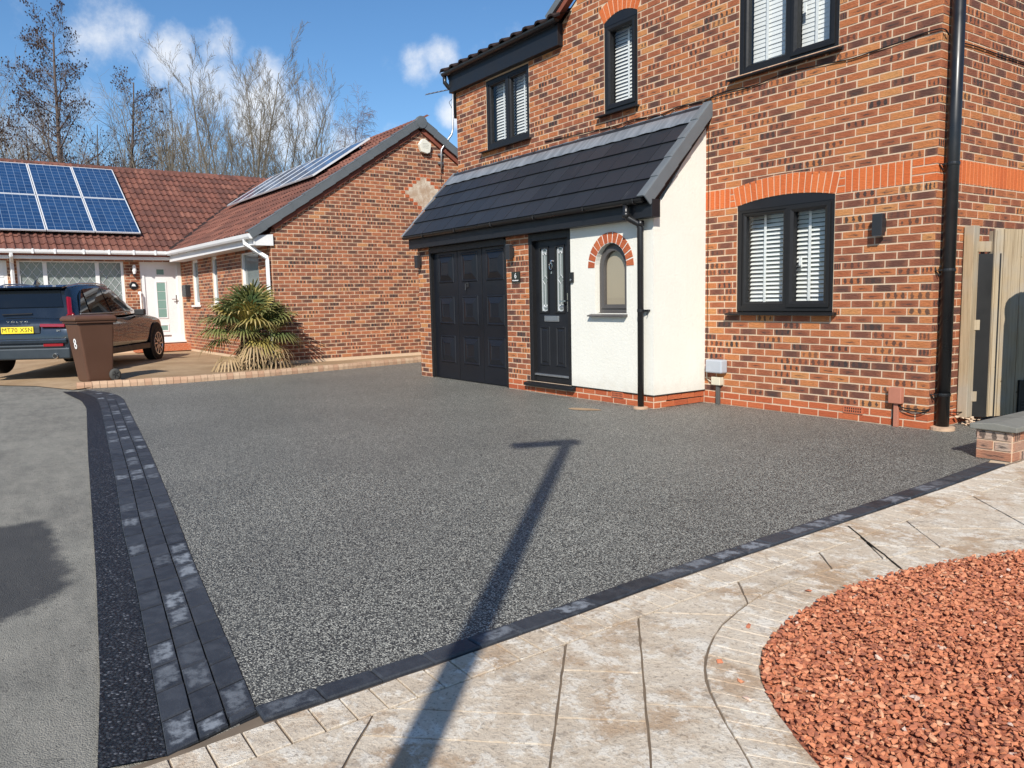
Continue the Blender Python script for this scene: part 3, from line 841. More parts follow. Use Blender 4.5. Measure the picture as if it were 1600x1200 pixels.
# imprinted concrete path
GROOVE = smooth_poly([(2.75, -5.80), (2.364, -5.525), (2.25, -5.451), (2.128, -5.377), (1.998, -5.282), (1.876, -5.163), (1.772, -5.011), (1.685, -4.828), (1.609, -4.559), (1.573, -4.264), (1.59, -3.971), (1.66, -3.68), (1.751, -3.242), (1.907, -2.729), (2.10, -2.2), (2.4, -1.5), (2.6, -0.6)], 1)
GEDGE = smooth_poly([(2.90, -5.64), (2.469, -5.37), (2.357, -5.309), (2.25, -5.245), (2.088, -5.12), (1.994, -5.009), (1.897, -4.847), (1.814, -4.534), (1.781, -4.265), (1.79, -3.93), (1.875, -3.47), (2.028, -3.028), (2.24, -2.4), (2.55, -1.7), (2.75, -0.8)], 1)
BORD = [(1.54, -8.5), (1.50, -6.75), (1.488, -6.40), (1.475, -6.02), (1.462, -5.5), (1.448, -5.0), (1.438, -4.5), (1.425, -3.9), (1.405, -3.0), (1.375, -2.1), (1.35, -1.3), (1.33, -0.6)]
KO2 = [(1.385, -8.5), (1.345, -6.75), (1.328, -6.53), (1.313, -5.95), (1.283, -5.3), (1.258, -4.9), (1.24, -4.5), (1.213, -3.5), (1.193, -2.8), (1.163, -2.0), (1.115, -1.02), (1.12, -0.6)]
path = struct(sheet('path', [(1.36, -8.6), (5.5, -8.6), (5.5, -0.4), (1.12, -0.4)] + [(q[0] - .03, q[1]) for q in KO2[:1:-1]] + [(1.26, -6.5), (1.315, -6.75)], -0.0045, 'groove'))
ln = poly_len(BORD)
nb = int(ln / 0.104)
for i in range(nb):
    a, b = i / nb, (i + 1) / nb
    q = [lerp_poly(KO2, a), lerp_poly(BORD, a), lerp_poly(BORD, b), lerp_poly(KO2, b)]
    c = sum(q, Vector()) / 4
    quad = [tuple((p_ - c - (p_ - c).normalized() * random.uniform(0.003, 0.008))[:2]) for p_ in q]
    mb = MB(); slab(mb, quad, -0.03, 0.003 + random.uniform(-0.0008, 0.0008), 0.0022)
    o = mb.build('border_stone', 'stamped', path); o.location = c
ng = int(poly_len(GROOVE) / 0.088)
for i in range(ng):
    a, b = i / ng, (i + 1) / ng
    q = [lerp_poly(GROOVE, a), lerp_poly(GEDGE, a), lerp_poly(GEDGE, b), lerp_poly(GROOVE, b)]
    c = sum(q, Vector()) / 4
    quad = [tuple((p_ - c - (p_ - c).normalized() * random.uniform(0.0025, 0.0075))[:2]) for p_ in q]
    mb = MB(); slab(mb, quad, -0.03, 0.003 + random.uniform(-0.0008, 0.0008), 0.0022)
    o = mb.build('border_stone', 'stamped', path); o.location = c
def clip(poly, n, d):
    """keep n.p >= d"""
    out = []
    for i in range(len(poly)):
        p_, q_ = poly[i], poly[(i + 1) % len(poly)]
        a = n[0] * p_[0] + n[1] * p_[1] - d; b = n[0] * q_[0] + n[1] * q_[1] - d
        if a >= 0: out.append(p_)
        if (a >= 0) != (b >= 0):
            t = a / (a - b); out.append((p_[0] + (q_[0] - p_[0]) * t, p_[1] + (q_[1] - p_[1]) * t))
    return out
def area(poly):
    return sum(poly[i][0] * poly[(i + 1) % len(poly)][1] - poly[(i + 1) % len(poly)][0] * poly[i][1] for i in range(len(poly))) / 2
offg = []
for i in range(len(GROOVE)):
    a = Vector(GROOVE[max(i - 1, 0)]); b = Vector(GROOVE[min(i + 1, len(GROOVE) - 1)]); t = (b - a).normalized()
    offg.append((GROOVE[i][0] - t.y * 0.0035, GROOVE[i][1] + t.x * 0.0035))
offb = [(p_[0] + 0.005, p_[1]) for p_ in BORD]
FIELD = [(1.51, -8.5), (4.6, -8.5), (4.6, -7.0)] + offg + [(2.5, -0.55)] + offb[::-1]
if area(FIELD) < 0: FIELD = FIELD[::-1]
na, nbv = (0.67, 0.742), (0.742, -0.67)
AL = [-6.2, -5.6, -5.1, -4.55, -4.1, -3.635, -3.064, -2.788, -2.33, -1.873, -1.594, -1.256, -0.66, -0.1, 0.5, 1.2]
BL = {5: [4.3, 4.75, 5.24, 5.40, 6.0], 6: [4.94, 5.25], 4: [5.1, 5.6, 6.3]}
rr = random.Random(5)
for i in range(len(AL) - 1):
    base = clip(clip(FIELD, na, AL[i] + 0.0042), (-na[0], -na[1]), -(AL[i + 1] - 0.0042))
    if len(base) < 3: continue
    cuts = BL.get(i)
    if not cuts:
        cuts = []; x = 1.0 + rr.random() * 0.5
        while x < 9: cuts.append(x); x += rr.uniform(0.38, 0.75)
    cuts = [-9] + cuts + [19]
    for a, b in zip(cuts, cuts[1:]):
        pc = clip(clip(base, nbv, a + 0.0042), (-nbv[0], -nbv[1]), -(b - 0.0042))
        if len(pc) < 3 or abs(area(pc)) < 0.0004: continue
        cl = []
        for q in pc:
            if not cl or (Vector(q) - Vector(cl[-1])).length > 0.004: cl.append(q)
        if len(cl) < 3: continue
        sub_ = []
        for q, q2 in zip(cl, cl[1:] + cl[:1]):
            dv = Vector(q2) - Vector(q); m_ = max(1, int(dv.length / .05))
            for t_ in range(m_):
                w_ = Vector(q) + dv * (t_ / m_); nz_ = mnoise.noise_vector(Vector((w_.x * 23, w_.y * 23, i * 3.1)))
                sub_.append((w_.x + nz_.x * .0042, w_.y + nz_.y * .0042))
        cl = sub_
        z1 = 0.0025 + rr.uniform(-0.0008, 0.0008)
        o = sheet('flagstone', cl, z1, 'stamped', path)
        # skirts so that every flag has its edge in the groove
        mb = MB(); n = len(cl)
        mb.add([(q[0], q[1], z1) for q in cl] + [(q[0], q[1], -0.02) for q in cl], [(k, k + n, (k + 1) % n + n, (k + 1) % n) for k in range(n)])
        me2 = mb.mesh('flag_edge', 'stamped')
        import bmesh
        bm = bmesh.new(); bm.from_mesh(o.data); bm.from_mesh(me2); bm.to_mesh(o.data); bm.free()
# the sawn movement joint that crosses the path
mb = MB(); a = Vector((1.263, -3.298, 0)); b = Vector((1.86, -3.775, 0)); t = (b - a).normalized(); nn = Vector((-t.y, t.x, 0)) * 0.0045
pts = [a.lerp(b, i / 8) + nn * random.uniform(-0.8, 0.8) for i in range(9)]
for p_, q_ in zip(pts, pts[1:]):
    w1 = nn * random.uniform(0.8, 1.5)
    mb.hexa([p_ - w1 + Vector((0, 0, -.01)), q_ - w1 + Vector((0, 0, -.01)), q_ + w1 + Vector((0, 0, -.01)), p_ + w1 + Vector((0, 0, -.01)), p_ - w1 + Vector((0, 0, .0052)), q_ - w1 + Vector((0, 0, .0052)), q_ + w1 + Vector((0, 0, .0052)), p_ + w1 + Vector((0, 0, .0052))])
mb.build('movement_joint', 'dark_joint', path)

# gravel bed
def inside(poly, x, y):
    c = False; n = len(poly); j = n - 1
    for i in range(n):
        if (poly[i][1] > y) != (poly[j][1] > y) and x < (poly[j][0] - poly[i][0]) * (y - poly[i][1]) / (poly[j][1] - poly[i][1]) + poly[i][0]: c = not c
        j = i
    return c
GPOLY = GEDGE + [(5.4, -0.8), (5.4, -5.64)]
struct(sheet('gravel_bed', GPOLY, -0.004, 'red_bed'))
rg = random.Random(11)
ico = []
g_ = (1 + 5 ** 0.5) / 2
for s1 in (-1, 1):
    for s2 in (-1, 1):
        ico += [Vector((0, s1, s2 * g_)).normalized(), Vector((s1, s2 * g_, 0)).normalized(), Vector((s2 * g_, 0, s1)).normalized()]
import bmesh
bm = bmesh.new()
for q in ico: bm.verts.new(q)
hull = bmesh.ops.convex_hull(bm, input=bm.verts)
bm.verts.index_update()
IV = [v.co.copy() for v in bm.verts]; IF = [tuple(v.index for v in f.verts) for f in bm.faces]
bm.free()
# a few angular chip shapes
SHAPES = []
for i in range(14):
    b2 = bmesh.new()
    for _ in range(9):
        q = Vector((rg.gauss(0, 1), rg.gauss(0, 1), rg.gauss(0, 1))).normalized(); q = Vector((q.x * 1.0, q.y * rg.uniform(.6, .9), q.z * rg.uniform(.32, .55)))
        b2.verts.new(q)
    h = bmesh.ops.convex_hull(b2, input=b2.verts)
    for v in [v for v in b2.verts if not v.link_faces]: b2.verts.remove(v)
    b2.verts.index_update()
    SHAPES.append(([v.co.copy() for v in b2.verts], [tuple(v.index for v in f.verts) for f in b2.faces])); b2.free()
mb = MB()
def stone(x, y, z, s):
    vs, fs = SHAPES[rg.randrange(len(SHAPES))]
    a, b, c = rg.uniform(0, 2 * PI), rg.gauss(0, .28), rg.gauss(0, .28)
    from mathutils import Euler
    E = Euler((b, c, a)).to_matrix()
    mb.add([E @ (v * s) + Vector((x, y, z)) for v in vs], fs, None, rg.uniform(0.001, 1))
x = 1.7
while x < 4.6:
    y = -5.75
    while y < -1.0:
        px_, py_, _ = proj((x, y, 0))
        near = -250 < px_ < 1850 and py_ < 1420
        if inside(GPOLY, x, y) and near:
            for lay in range(2):
                xx, yy = x + rg.uniform(-.012, .012), y + rg.uniform(-.012, .012)
                if inside(GPOLY, xx + .0, yy): stone(xx, yy, (0.004, 0.014)[lay] + rg.uniform(-.003, .008), rg.choice((1, 1, 1, .8, .65, 1.2)) * rg.uniform(.0105, .0165))
        y += 0.0195
    x += 0.0195
for q in ((1.93, -5.12), (1.96, -4.90), (2.06, -5.17), (1.80, -4.80), (2.15, -5.25), (1.72, -4.30)):
    stone(q[0] - .02, q[1], 0.010, .017)
stuff(tag(mb.build('gravel', 'red_stone'), 'terracotta red stone chippings filling the curved bed at lower right', 'gravel'))

# ------------------------------------------------------------------ the brick house
house = thing('brick_house', 'two-storey orange and brown brick house with black windows and a lean-to', 'house')
FR = Face((0, 0, 0), (1, 0, 0), (0, -1, 0))
SD = Face((0, 0, 0), (0, 1, 0), (1, 0, 0))
DL = -0.844
LF = Face((0, DL, 0), (1, 0, 0), (0, -1, 0))
XL = -2.66
ACC = {}
def lay(parent, face, bl, mat, n, acc, rng=random.Random(3), name='brick'):
    T = Matrix.Translation(parent.location) @ parent.rotation_euler.to_matrix().to_4x4()
    cand = []
    for i, (a, b, c, d) in enumerate(bl):
        if n and (abs((b - a) - 0.2135) < 0.004 or abs((b - a) - 0.101) < 0.004):
            w = T @ face.p((a + b) / 2, (c + d) / 2); x, y, z = proj(w)
            if 0 < x < 1600 and 0 < y < 1200:
                cosv = abs((CAM_POS - w).normalized().dot(T.to_3x3() @ face.n)); cand.append((-(b - a) * cosv / z ** 2, i))
    cand.sort(); pick = {i for _, i in cand[:n]}
    meshes = {}
    mb = acc.setdefault(mat, MB())
    for i, (a, b, c, d) in enumerate(bl):
        jd = 0.0042 + rng.uniform(-0.0015, 0.0018)
        if i in pick:
            key = round(b - a, 2)
            if key not in meshes:
                m1 = MB(); w = (b - a) / 2; h = (d - c) / 2
                brick_geo(m1, lambda u, z, dd: face.u * u + Vector((0, 0, z)) + face.n * dd, [(-w, -h), (w, -h), (w, h), (-w, h)])
                meshes[key] = m1.mesh(name, mat + '_piece')
            o = link(name, meshes[key], parent, face.p((a + b) / 2 + rng.uniform(-.001, .001), (c + d) / 2 + rng.uniform(-.001, .001), jd - 0.008))
        else:
            j = [rng.uniform(-0.0015, 0.0015) for _ in range(8)]
            brick_geo(mb, face.p, [(a + j[0], c + j[1]), (b + j[2], c + j[3]), (b + j[4], d + j[5]), (a + j[6], d + j[7])], jd, rng.uniform(0.001, 1))
def flush(parent, acc):
    for mat, mb in acc.items():
        if mb.f:
            o = mb.build({'brick': 'brickwork', 'brick_b': 'brickwork', 'brick_red': 'plinth_brickwork', 'brick_orange': 'band_brickwork', 'brick_worn': 'brickwork'}[mat], mat, parent); stuff(o)

class Arch:
    def __init__(s, x0, x1, z, rise, th=0.215):
        s.cx = (x0 + x1) / 2; c = (x1 - x0) / 2
        s.R = (c * c + rise * rise) / (2 * rise); s.cz = z + rise - s.R; s.ha = math.asin(c / s.R); s.th = th; s.z = z; s.c = c; s.rise = rise
    def block(s, zm):
        ze = s.cz + (s.R + s.th) * math.cos(s.ha); xe = (s.R + s.th) * math.sin(s.ha)
        if zm < s.z: return None
        if zm <= ze:
            h = s.c + (xe - s.c) * (zm - s.z) / (ze - s.z)
        else:
            q = (s.R + s.th) ** 2 - (zm - s.cz) ** 2
            if q <= 0: return None
            h = math.sqrt(q)
        return (s.cx - h, s.cx + h)
    def bricks(s, n):
        out = []
        for i in range(n):
            g = 0.0052 / s.R
            a0 = -s.ha + 2 * s.ha * i / n + g; a1 = -s.ha + 2 * s.ha * (i + 1) / n - g
            f = lambda a, r: (s.cx + r * math.sin(a), s.cz + r * math.cos(a))
            out.append([f(a0, s.R + .004), f(a1, s.R + .004), f(a1, s.R + s.th), f(a0, s.R + s.th)])
        return out
    def z_in(s, x):
        return s.cz + math.sqrt(max(s.R ** 2 - (x - s.cx) ** 2, 0))
AR1 = Arch(-2.21, -0.985, 2.25, 0.065)
AR2 = Arch(-4.40, -3.775, 4.84, 0.085)
W_LOW = (-2.19, -0.99, 1.05, 2.25)
W_UP = (-2.19, -0.99, 3.675, 4.95)
W_NAR = (-4.40, -3.775, 3.675, 4.84)
W_LEFT = (-7.26, -6.09, 3.675, 4.78)
def blk_low(za, zb):
    return [(W_LOW[0], W_LOW[1])] if zb > W_LOW[2] + .01 else []
def blk_up(za, zb):
    zm = (za + zb) / 2; out = []
    for w in (W_UP, W_NAR, W_LEFT):
        if w[2] - .02 < zm < w[3]: out.append((w[0], w[1]))
    for a in (AR1, AR2):
        q = a.block(zm)
        if q: out.append(q)
    return out
def lim_up(zm):
    if zm < 3.40: return (XL, 0)
    if zm < 4.96: return (-8.19, 0)
    return (-5.30 + (zm - 5.08) / 0.6, 0)
CF = lambda L: [(a, b + .011 if b > -.012 else b, c, d) for a, b, c, d in L]
CS = lambda L: [(a - .010 if a < .012 else a, b, c, d) for a, b, c, d in L]
lay(house, FR, CF(courses(XL, 0, 0.0, 0.15, anchor=0)), 'brick_red', 22, ACC)
lay(house, FR, CF(courses(XL, 0, 0.15, 2.25, blk_low, anchor=0, k0=2)), 'brick', 120, ACC)
lay(house, FR, CF(courses(-8.19, 0, 2.475, 5.7, blk_up, lim_up, anchor=0, k0=1)), 'brick', 58, ACC)
lay(house, SD, CS(courses(0, 3.0, 0, 0.15, anchor=0, phase=1)), 'brick_red', 0, ACC)
lay(house, SD, CS(courses(0, 3.0, 0.15, 2.25, anchor=0, phase=1, k0=2)), 'brick', 20, ACC)
lay(house, SD, CS(courses(0, 3.6, 2.475, 5.4, anchor=0, phase=1, k0=1)), 'brick', 22, ACC)
# soldier band, its arch over the window and the plain corner
sol = []
x = XL + 0.005
while x < -2.30: sol.append([(x, 2.255), (x + .063, 2.255), (x + .063, 2.47), (x, 2.47)]); x += 0.0725
xs = x
for i in range(3): sol.append([(xs, 2.255 + i * .0733), (-2.215 - .0155 * i , 2.255 + i * .0733), (-2.215 - .0155 * (i + 1), 2.255 + i * .0733 + .064), (xs, 2.255 + i * .0733 + .064)])
sol += AR1.bricks(17)
for i in range(3): sol.append([(-0.978 + .0155 * i, 2.255 + i * .0733), (-0.885, 2.255 + i * .0733), (-0.885, 2.255 + i * .0733 + .064), (-0.978 + .0155 * (i + 1), 2.255 + i * .0733 + .064)])
for i in range(9): sol.append([(-.878 + i * .0722, 2.255), (-.878 + i * .0722 + .0625, 2.255), (-.878 + i * .0722 + .0625, 2.47), (-.878 + i * .0722, 2.47)])
for i in range(3):
    za, zb = 2.255 + i * .075, 2.255 + i * .075 + .065
    if i == 1: sol.append([(-.22, za), (.006, za), (.006, zb), (-.22, zb)])
    else: sol += [[(-.22, za), (-.118, za), (-.118, zb), (-.22, zb)], [(-.108, za), (.006, za), (.006, zb), (-.108, zb)]]
single_bricks(house, FR.p, sol, 'brick_orange', d=0.005)
ext = lambda x: AR1.cz + math.sqrt((AR1.R + AR1.th) ** 2 - (x - AR1.cx) ** 2) + .007
for a, b in ((-.324, -.12), (-.11, .11), (.12, .324)):
    a += AR1.cx; b += AR1.cx; brick_geo(ACC['brick'], FR.p, [(a, ext(a)), (b, ext(b)), (b, 2.546), (a, 2.546)], .0068, random.random())
single_bricks(house, FR.p, AR2.bricks(9), 'brick_orange', d=0.005)
mbo = ACC.setdefault('brick_orange', MB())
for i in range(3):
    za, zb = 2.255 + i * .075, 2.255 + i * .075 + .065
    for a, b in ([(-.006, .103), (.113, .22)] if i == 1 else [(-.006, .22)]):
        brick_geo(mbo, SD.p, [(a, za), (b, za), (b, zb), (a, zb)], .005, random.random())
for i in range(36):
    a = .23 + i * .075; brick_geo(mbo, SD.p, [(a, 2.255), (a + .065, 2.255), (a + .065, 2.47), (a, 2.47)], .005, random.random())
# mortar-coloured wall cores
mb = MB()
for a, b, c, d in rects_minus(-8.19, 0, 0, 4.98, [W_LOW[:2] + (1.05, 2.33), W_UP, W_NAR[:2] + (3.675, 4.94), W_LEFT]):
    mb.box(a, 0, c, b, 0.11, d)
for a, b, c, d in rects_minus(-5.3, 0, 4.98, 5.9, []): 
    mb.prism([(-5.30, 0, 4.98), (0, 0, 4.98), (0, 0, 5.25), (-2.6, 0, 6.78), (-5.30, 0, 5.10)], (0, .11, 0))
for ar, (xa, xb) in ((AR1, W_LOW[:2]), (AR2, W_NAR[:2])):
    top = ar.z + ar.rise + (.015 if ar is AR1 else .015)
    xs_ = [xa + (xb - xa) * i / 14 for i in range(15)]
    poly = [(x, 0, ar.z_in(x)) for x in xs_] + [(xb, 0, top), (xa, 0, top)]
    mb.prism(poly, (0, .11, 0))
mb.box(-0.11, 0.111, -0.05, 0, 8.0, 5.4)
mb.box(-8.19, 0.111, 0, -8.08, 8.0, 5.0); mb.box(-8.19, 8.0, 0, 0, 8.1, 5.2)
mb.build('wall', 'mortar', house, fix=True)

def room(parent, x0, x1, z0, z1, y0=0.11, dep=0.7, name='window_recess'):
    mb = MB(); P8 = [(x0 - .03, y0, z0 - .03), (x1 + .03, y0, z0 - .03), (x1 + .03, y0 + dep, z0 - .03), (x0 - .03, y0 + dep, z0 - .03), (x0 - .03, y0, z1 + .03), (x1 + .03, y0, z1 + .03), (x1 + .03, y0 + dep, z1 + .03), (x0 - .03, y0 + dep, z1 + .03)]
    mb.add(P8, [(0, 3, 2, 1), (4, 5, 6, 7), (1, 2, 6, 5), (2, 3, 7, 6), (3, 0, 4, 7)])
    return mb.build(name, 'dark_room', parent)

def ring_rect(mb, x0, x1, z0, z1, w, y0, y1):
    mb.box(x0, y0, z0, x0 + w, y1, z1); mb.box(x1 - w, y0, z0, x1, y1, z1)
    mb.box(x0 + w, y0, z0, x1 - w, y1, z0 + w); mb.box(x0 + w, y0, z1 - w, x1 - w, y1, z1)

def splay_ring(mb, x0, x1, z0, z1, w, yf, yb):
    """mitred sash profile, sloping in towards the glass"""
    O = [(x0, z0), (x1, z0), (x1, z1), (x0, z1)]; m = w * 0.55
    Mi = [(x0 + m, z0 + m), (x1 - m, z0 + m), (x1 - m, z1 - m), (x0 + m, z1 - m)]
    I = [(x0 + w, z0 + w), (x1 - w, z0 + w), (x1 - w, z1 - w), (x0 + w, z1 - w)]
    vs = [(a, yb, b) for a, b in O] + [(a, yf, b) for a, b in O] + [(a, yf, b) for a, b in Mi] + [(a, yf + .016, b) for a, b in I] + [(a, yb, b) for a, b in I]
    fs = []
    for r_ in range(4):
        for k in range(4):
            j = (k + 1) % 4; fs.append((r_ * 4 + k, r_ * 4 + j, r_ * 4 + 4 + j, r_ * 4 + 4 + k))
    for k in range(4):
        j = (k + 1) % 4; fs.append((16 + k, 16 + j, j, k))
    mb.add(vs, fs)

def window(x0, x1, z0, z1, lights, sill=None, arch=None, zs=None, handle=None, label=None):
    """lights: (xa, xb, sash)"""
    mb = MB(); fw = 0.055
    ring_rect(mb, x0 - .006, x1 + .006, z0, z1, fw + .006, 0.004, 0.10)
    for (a, b, s), (c, d, t) in zip(lights, lights[1:]):
        mb.box(b, 0.006, z0 + fw, c, 0.099, z1 - fw)
    w = mb.build('window', 'black_frame', house, bevel=0.003)
    for xa, xb, sash in lights:
        m2 = MB()
        if sash: splay_ring(m2, xa - .012, xb + .012, z0 + fw - .012, z1 - fw + .012, 0.066, -0.012, 0.075)
        else: splay_ring(m2, xa, xb, z0 + fw, z1 - fw, 0.045 if sash is False else .03, 0.014, 0.08)
        m2.build('sash' if sash else 'glazing_bead', 'black_frame', w, bevel=0.002, fix=True)
        g = MB(); q = .05 if sash else .04
        g.add([(xa + q, .055, z0 + fw + q), (xb - q, .055, z0 + fw + q), (xb - q, .055, z1 - fw - q), (xa + q, .055, z1 - fw - q)], [(0, 1, 2, 3)])
        g.build('pane', 'glass', w)
    if sill:
        sa, sb = sill; m3 = MB()
        m3.prism([(sa, -.085, zs - .004), (sa, -.085, zs + .012), (sa, .03, zs + .036), (sa, .03, zs)], (sb - sa, 0, 0))
        m3.build('sill', 'black_frame', w, bevel=0.003, fix=True)
    if arch:
        xs_ = [x0 + (x1 - x0) * i / 16 for i in range(17)]
        m4 = MB(); m4.prism([(x, .0, arch.z_in(x) + .004) for x in xs_] + [(x1, .0, z1 - .03), (x0, .0, z1 - .03)], (0, .06, 0))
        m4.build('window_head', 'black_board', w, fix=True)
    if handle:
        hx, hz = handle; m5 = MB(); m5.box(hx - .012, .088, hz - .05, hx + .012, .10, hz + .05); m5.tube([(hx, .10, hz + .03), (hx, .115, hz + .03), (hx, .118, hz - .07)], .008, 6)
        m5.build('window_handle', 'print_white', w)
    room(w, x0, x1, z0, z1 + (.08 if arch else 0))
    return w
window(-2.19, -0.99, 1.09, 2.235, [(-2.135, -1.565, False), (-1.52, -1.045, True)], (-2.295, -0.94), AR1, 1.052, (-1.44, 1.62))
window(-2.19, -0.99, 3.66, 4.93, [(-2.135, -1.58, False), (-1.52, -1.045, True)], (-2.30, -0.945), None, 3.625, (-1.44, 4.18))
window(-4.40, -3.775, 3.70, 4.83, [(-4.345, -3.83, True)], (-4.50, -3.74), AR2, 3.665)
window(-7.26, -6.09, 3.70, 4.775, [(-7.205, -6.705, False), (-6.64, -6.145, False)], (-7.41, -6.04), None, 3.665)

def blind(x0, x1, z0, z1, pitch, tilt, label, tapes, y=0.17, sw=0.05, extra=None):
    t = thing('venetian_blind', label, 'blind', ((x0 + x1) / 2, y, z0), 0, 'white slatted blinds in the house windows')
    hw = (x1 - x0) / 2; me = None; n = int((z1 - z0) / pitch)
    c, s = math.cos(R(tilt)) * sw / 2, math.sin(R(tilt)) * sw / 2
    for i in range(n):
        if me is None:
            mb = MB(); mb.obox((0, 0, 0), (hw, 0, 0), (0, c, s), (0, -s * .05, c * .05))
            me = mb.mesh('slat', 'white_slat')
        o = link('slat', me, t, (0, random.uniform(-.0015, .0015), (i + .5) * pitch)); o.rotation_euler = (random.uniform(-.03, .03), random.uniform(-.002, .002), 0)
    mb = MB(); mb.box(-hw, -.03, z1 - z0, hw, .03, z1 - z0 + .045); mb.build('head_rail', 'white_slat', t)
    for x in tapes:
        mb = MB(); mb.box(x - (x0 + x1) / 2 - .016, -.032, 0, x - (x0 + x1) / 2 + .016, -.029, z1 - z0); mb.build('ladder_tape', 'white_slat', t)
    return t
blind(-2.13, -1.57, 1.10, 2.17, .0455, 45, 'white slatted blind in the left light of the ground-floor window', (-1.92, -1.63))
blind(-1.53, -1.04, 1.10, 2.17, .0455, 45, 'white slatted blind in the right light of the ground-floor window', (-1.36,))
blind(-2.13, -1.58, 3.68, 4.85, .0455, 80, 'closed white blind in the left light of the window above the ground-floor one', (-1.93, -1.66))
blind(-1.52, -1.04, 3.68, 4.85, .0455, 80, 'closed white blind in the right light of the window above the ground-floor one', (-1.33,))
blind(-4.36, -3.81, 3.72, 4.77, .0455, 60, 'white slatted blind in the narrow upstairs window', (-4.08,))
blind(-7.20, -6.70, 3.72, 4.75, .0455, 60, 'white slatted blind in the left light of the far upstairs window', (-6.95,))
blind(-6.64, -6.14, 3.72, 4.75, .0455, 60, 'white slatted blind in the right light of the far upstairs window', (-6.39,))

# eaves over the far upstairs window
mb = MB(); mb.box(-8.26, -.10, 4.80, -5.26, .05, 5.10); mb.build('fascia_box', 'black_board', house, bevel=.004)
def gutter(name, p0, p1, r, mat, parent, flip=1):
    a, b = Vector(p0), Vector(p1); d = (b - a).normalized(); side = Vector((-d.y, d.x, 0)) * flip
    mb = MB(); n = 8; vs = []
    for q in (a, b):
        for rr_ in (r, r * .86):
            for k in range(n + 1):
                an = PI * k / n; vs.append(q + side * (rr_ * math.cos(an)) + Vector((0, 0, -rr_ * math.sin(an))))
    m_ = n + 1; fs = []
    for k in range(n):
        fs += [(k, k + 1, 2 * m_ + k + 1, 2 * m_ + k), (m_ + k, 3 * m_ + k, 3 * m_ + k + 1, m_ + k + 1), (k, m_ + k, m_ + k + 1, k + 1), (2 * m_ + k, 2 * m_ + k + 1, 3 * m_ + k + 1, 3 * m_ + k)]
    fs += [(0, 2 * m_, 3 * m_, m_), (n, m_ + n, 3 * m_ + n, 2 * m_ + n)]
    mb.add(vs, fs)
    for q in (a, b): 
        mb.add([q + side * (r * math.cos(PI * k / n)) + Vector((0, 0, -r * math.sin(PI * k / n))) for k in range(n + 1)], [tuple(range(n + 1))])
    return mb.build(name, mat, parent, smooth=False, fix=True)
gutter('gutter', (-8.34, -.155, 5.13), (-5.20, -.155, 5.13), .055, 'pipe_black', house)
mb = MB(); mb.tube([(-8.30, -.155, 5.08), (-8.30, -.155, 4.98), (-8.27, -.10, 4.90), (-8.25, .02, 4.84), (-8.25, .02, 4.4)], .036, 10); mb.build('downpipe', 'pipe_black', house, True)

def pantile(mb, O, U, S, N, w, l, rolls=2, amp=.032, th=.024, r=0.0, seg=5):
    """one interlocking tile at O: U across, S up the slope, N out"""
    m_ = rolls * seg; top0 = []; top1 = []; lo0 = []
    for i in range(m_ + 1):
        t = i / m_; ph = (t * rolls) % 1.0
        h = amp * max(0.0, math.sin(PI * min(ph / .62, 1.0))) ** 1.0 if i < m_ else 0.0
        u = t * w
        top0.append(O + U * u + N * (h + th)); top1.append(O + U * u + S * l + N * (h - .006)); lo0.append(O + U * u + N * (h - .004))
    n = m_ + 1
    fs = [(i, i + 1, n + i + 1, n + i) for i in range(m_)] + [(2 * n + i, 2 * n + i + 1, i + 1, i) for i in range(m_)]
    mb.add(top0 + top1 + lo0, fs, None, r)
def tile_roof(parent, O, U, S, length, rise, gauge, w, keep, n_piece, mat, rolls=2, amp=.032, name='roof_tile', rng=random.Random(9)):
    """cover the roof plane; keep(u,s)->bool"""
    N = U.cross(S).normalized()
    if N.z < 0: N = -N
    tl = gauge + .05; rows = int(math.ceil(rise / gauge)); cols = int(math.ceil(length / w)); cells = []
    T = Matrix.Translation(parent.location) @ parent.rotation_euler.to_matrix().to_4x4()
    for i in range(rows):
        for j in range(cols):
            u, s = j * w, i * gauge
            if keep(u + w / 2, s + gauge / 2): cells.append((u, s))
    sc = []
    for k_, (u, s) in enumerate(cells):
        x, y, z = proj(T @ (O + U * (u + w / 2) + S * (s + gauge / 2)))
        if -10 < x < 1610 and -10 < y < 1210: sc.append((z, k_))
    sc.sort(); pick = {k_ for _, k_ in sc[:n_piece]}
    m1 = MB(); pantile(m1, Vector((0, 0, 0)), U, S, N, w + .002, tl, rolls, amp); me = m1.mesh(name, mat + '_piece') if n_piece else None
    acc = MB()
    for k_, (u, s) in enumerate(cells):
        o_ = O + U * u + S * s + N * rng.uniform(0, .004)
        if k_ in pick:
            link(name, me, parent, o_)
        else: pantile(acc, o_, U, S, N, w + .002, tl, rolls, amp, r=rng.uniform(.001, 1))
    if acc.f: stuff(acc.build('roof_tiling', mat, parent))
S35 = Vector((0, math.cos(R(22)), math.sin(R(22))))
tile_roof(house, Vector((-8.36, -.21, 5.125)), Vector((1, 0, 0)), S35, 3.05, 4.0, .34, .30, lambda u, s: True, 60, 'tile_dark', 1, .05)
mb = MB(); N35 = Vector((0, -math.sin(R(22)), math.cos(R(22)))); O = Vector((-8.30, -.12, 5.125))
q = [O, O + Vector((2.98, 0, 0)), O + Vector((2.98, 0, 0)) + S35 * 4.4, O + S35 * 4.4]; mb.prism(q, N35 * -.10); mb.build('roof_deck', 'black_board', house, fix=True)
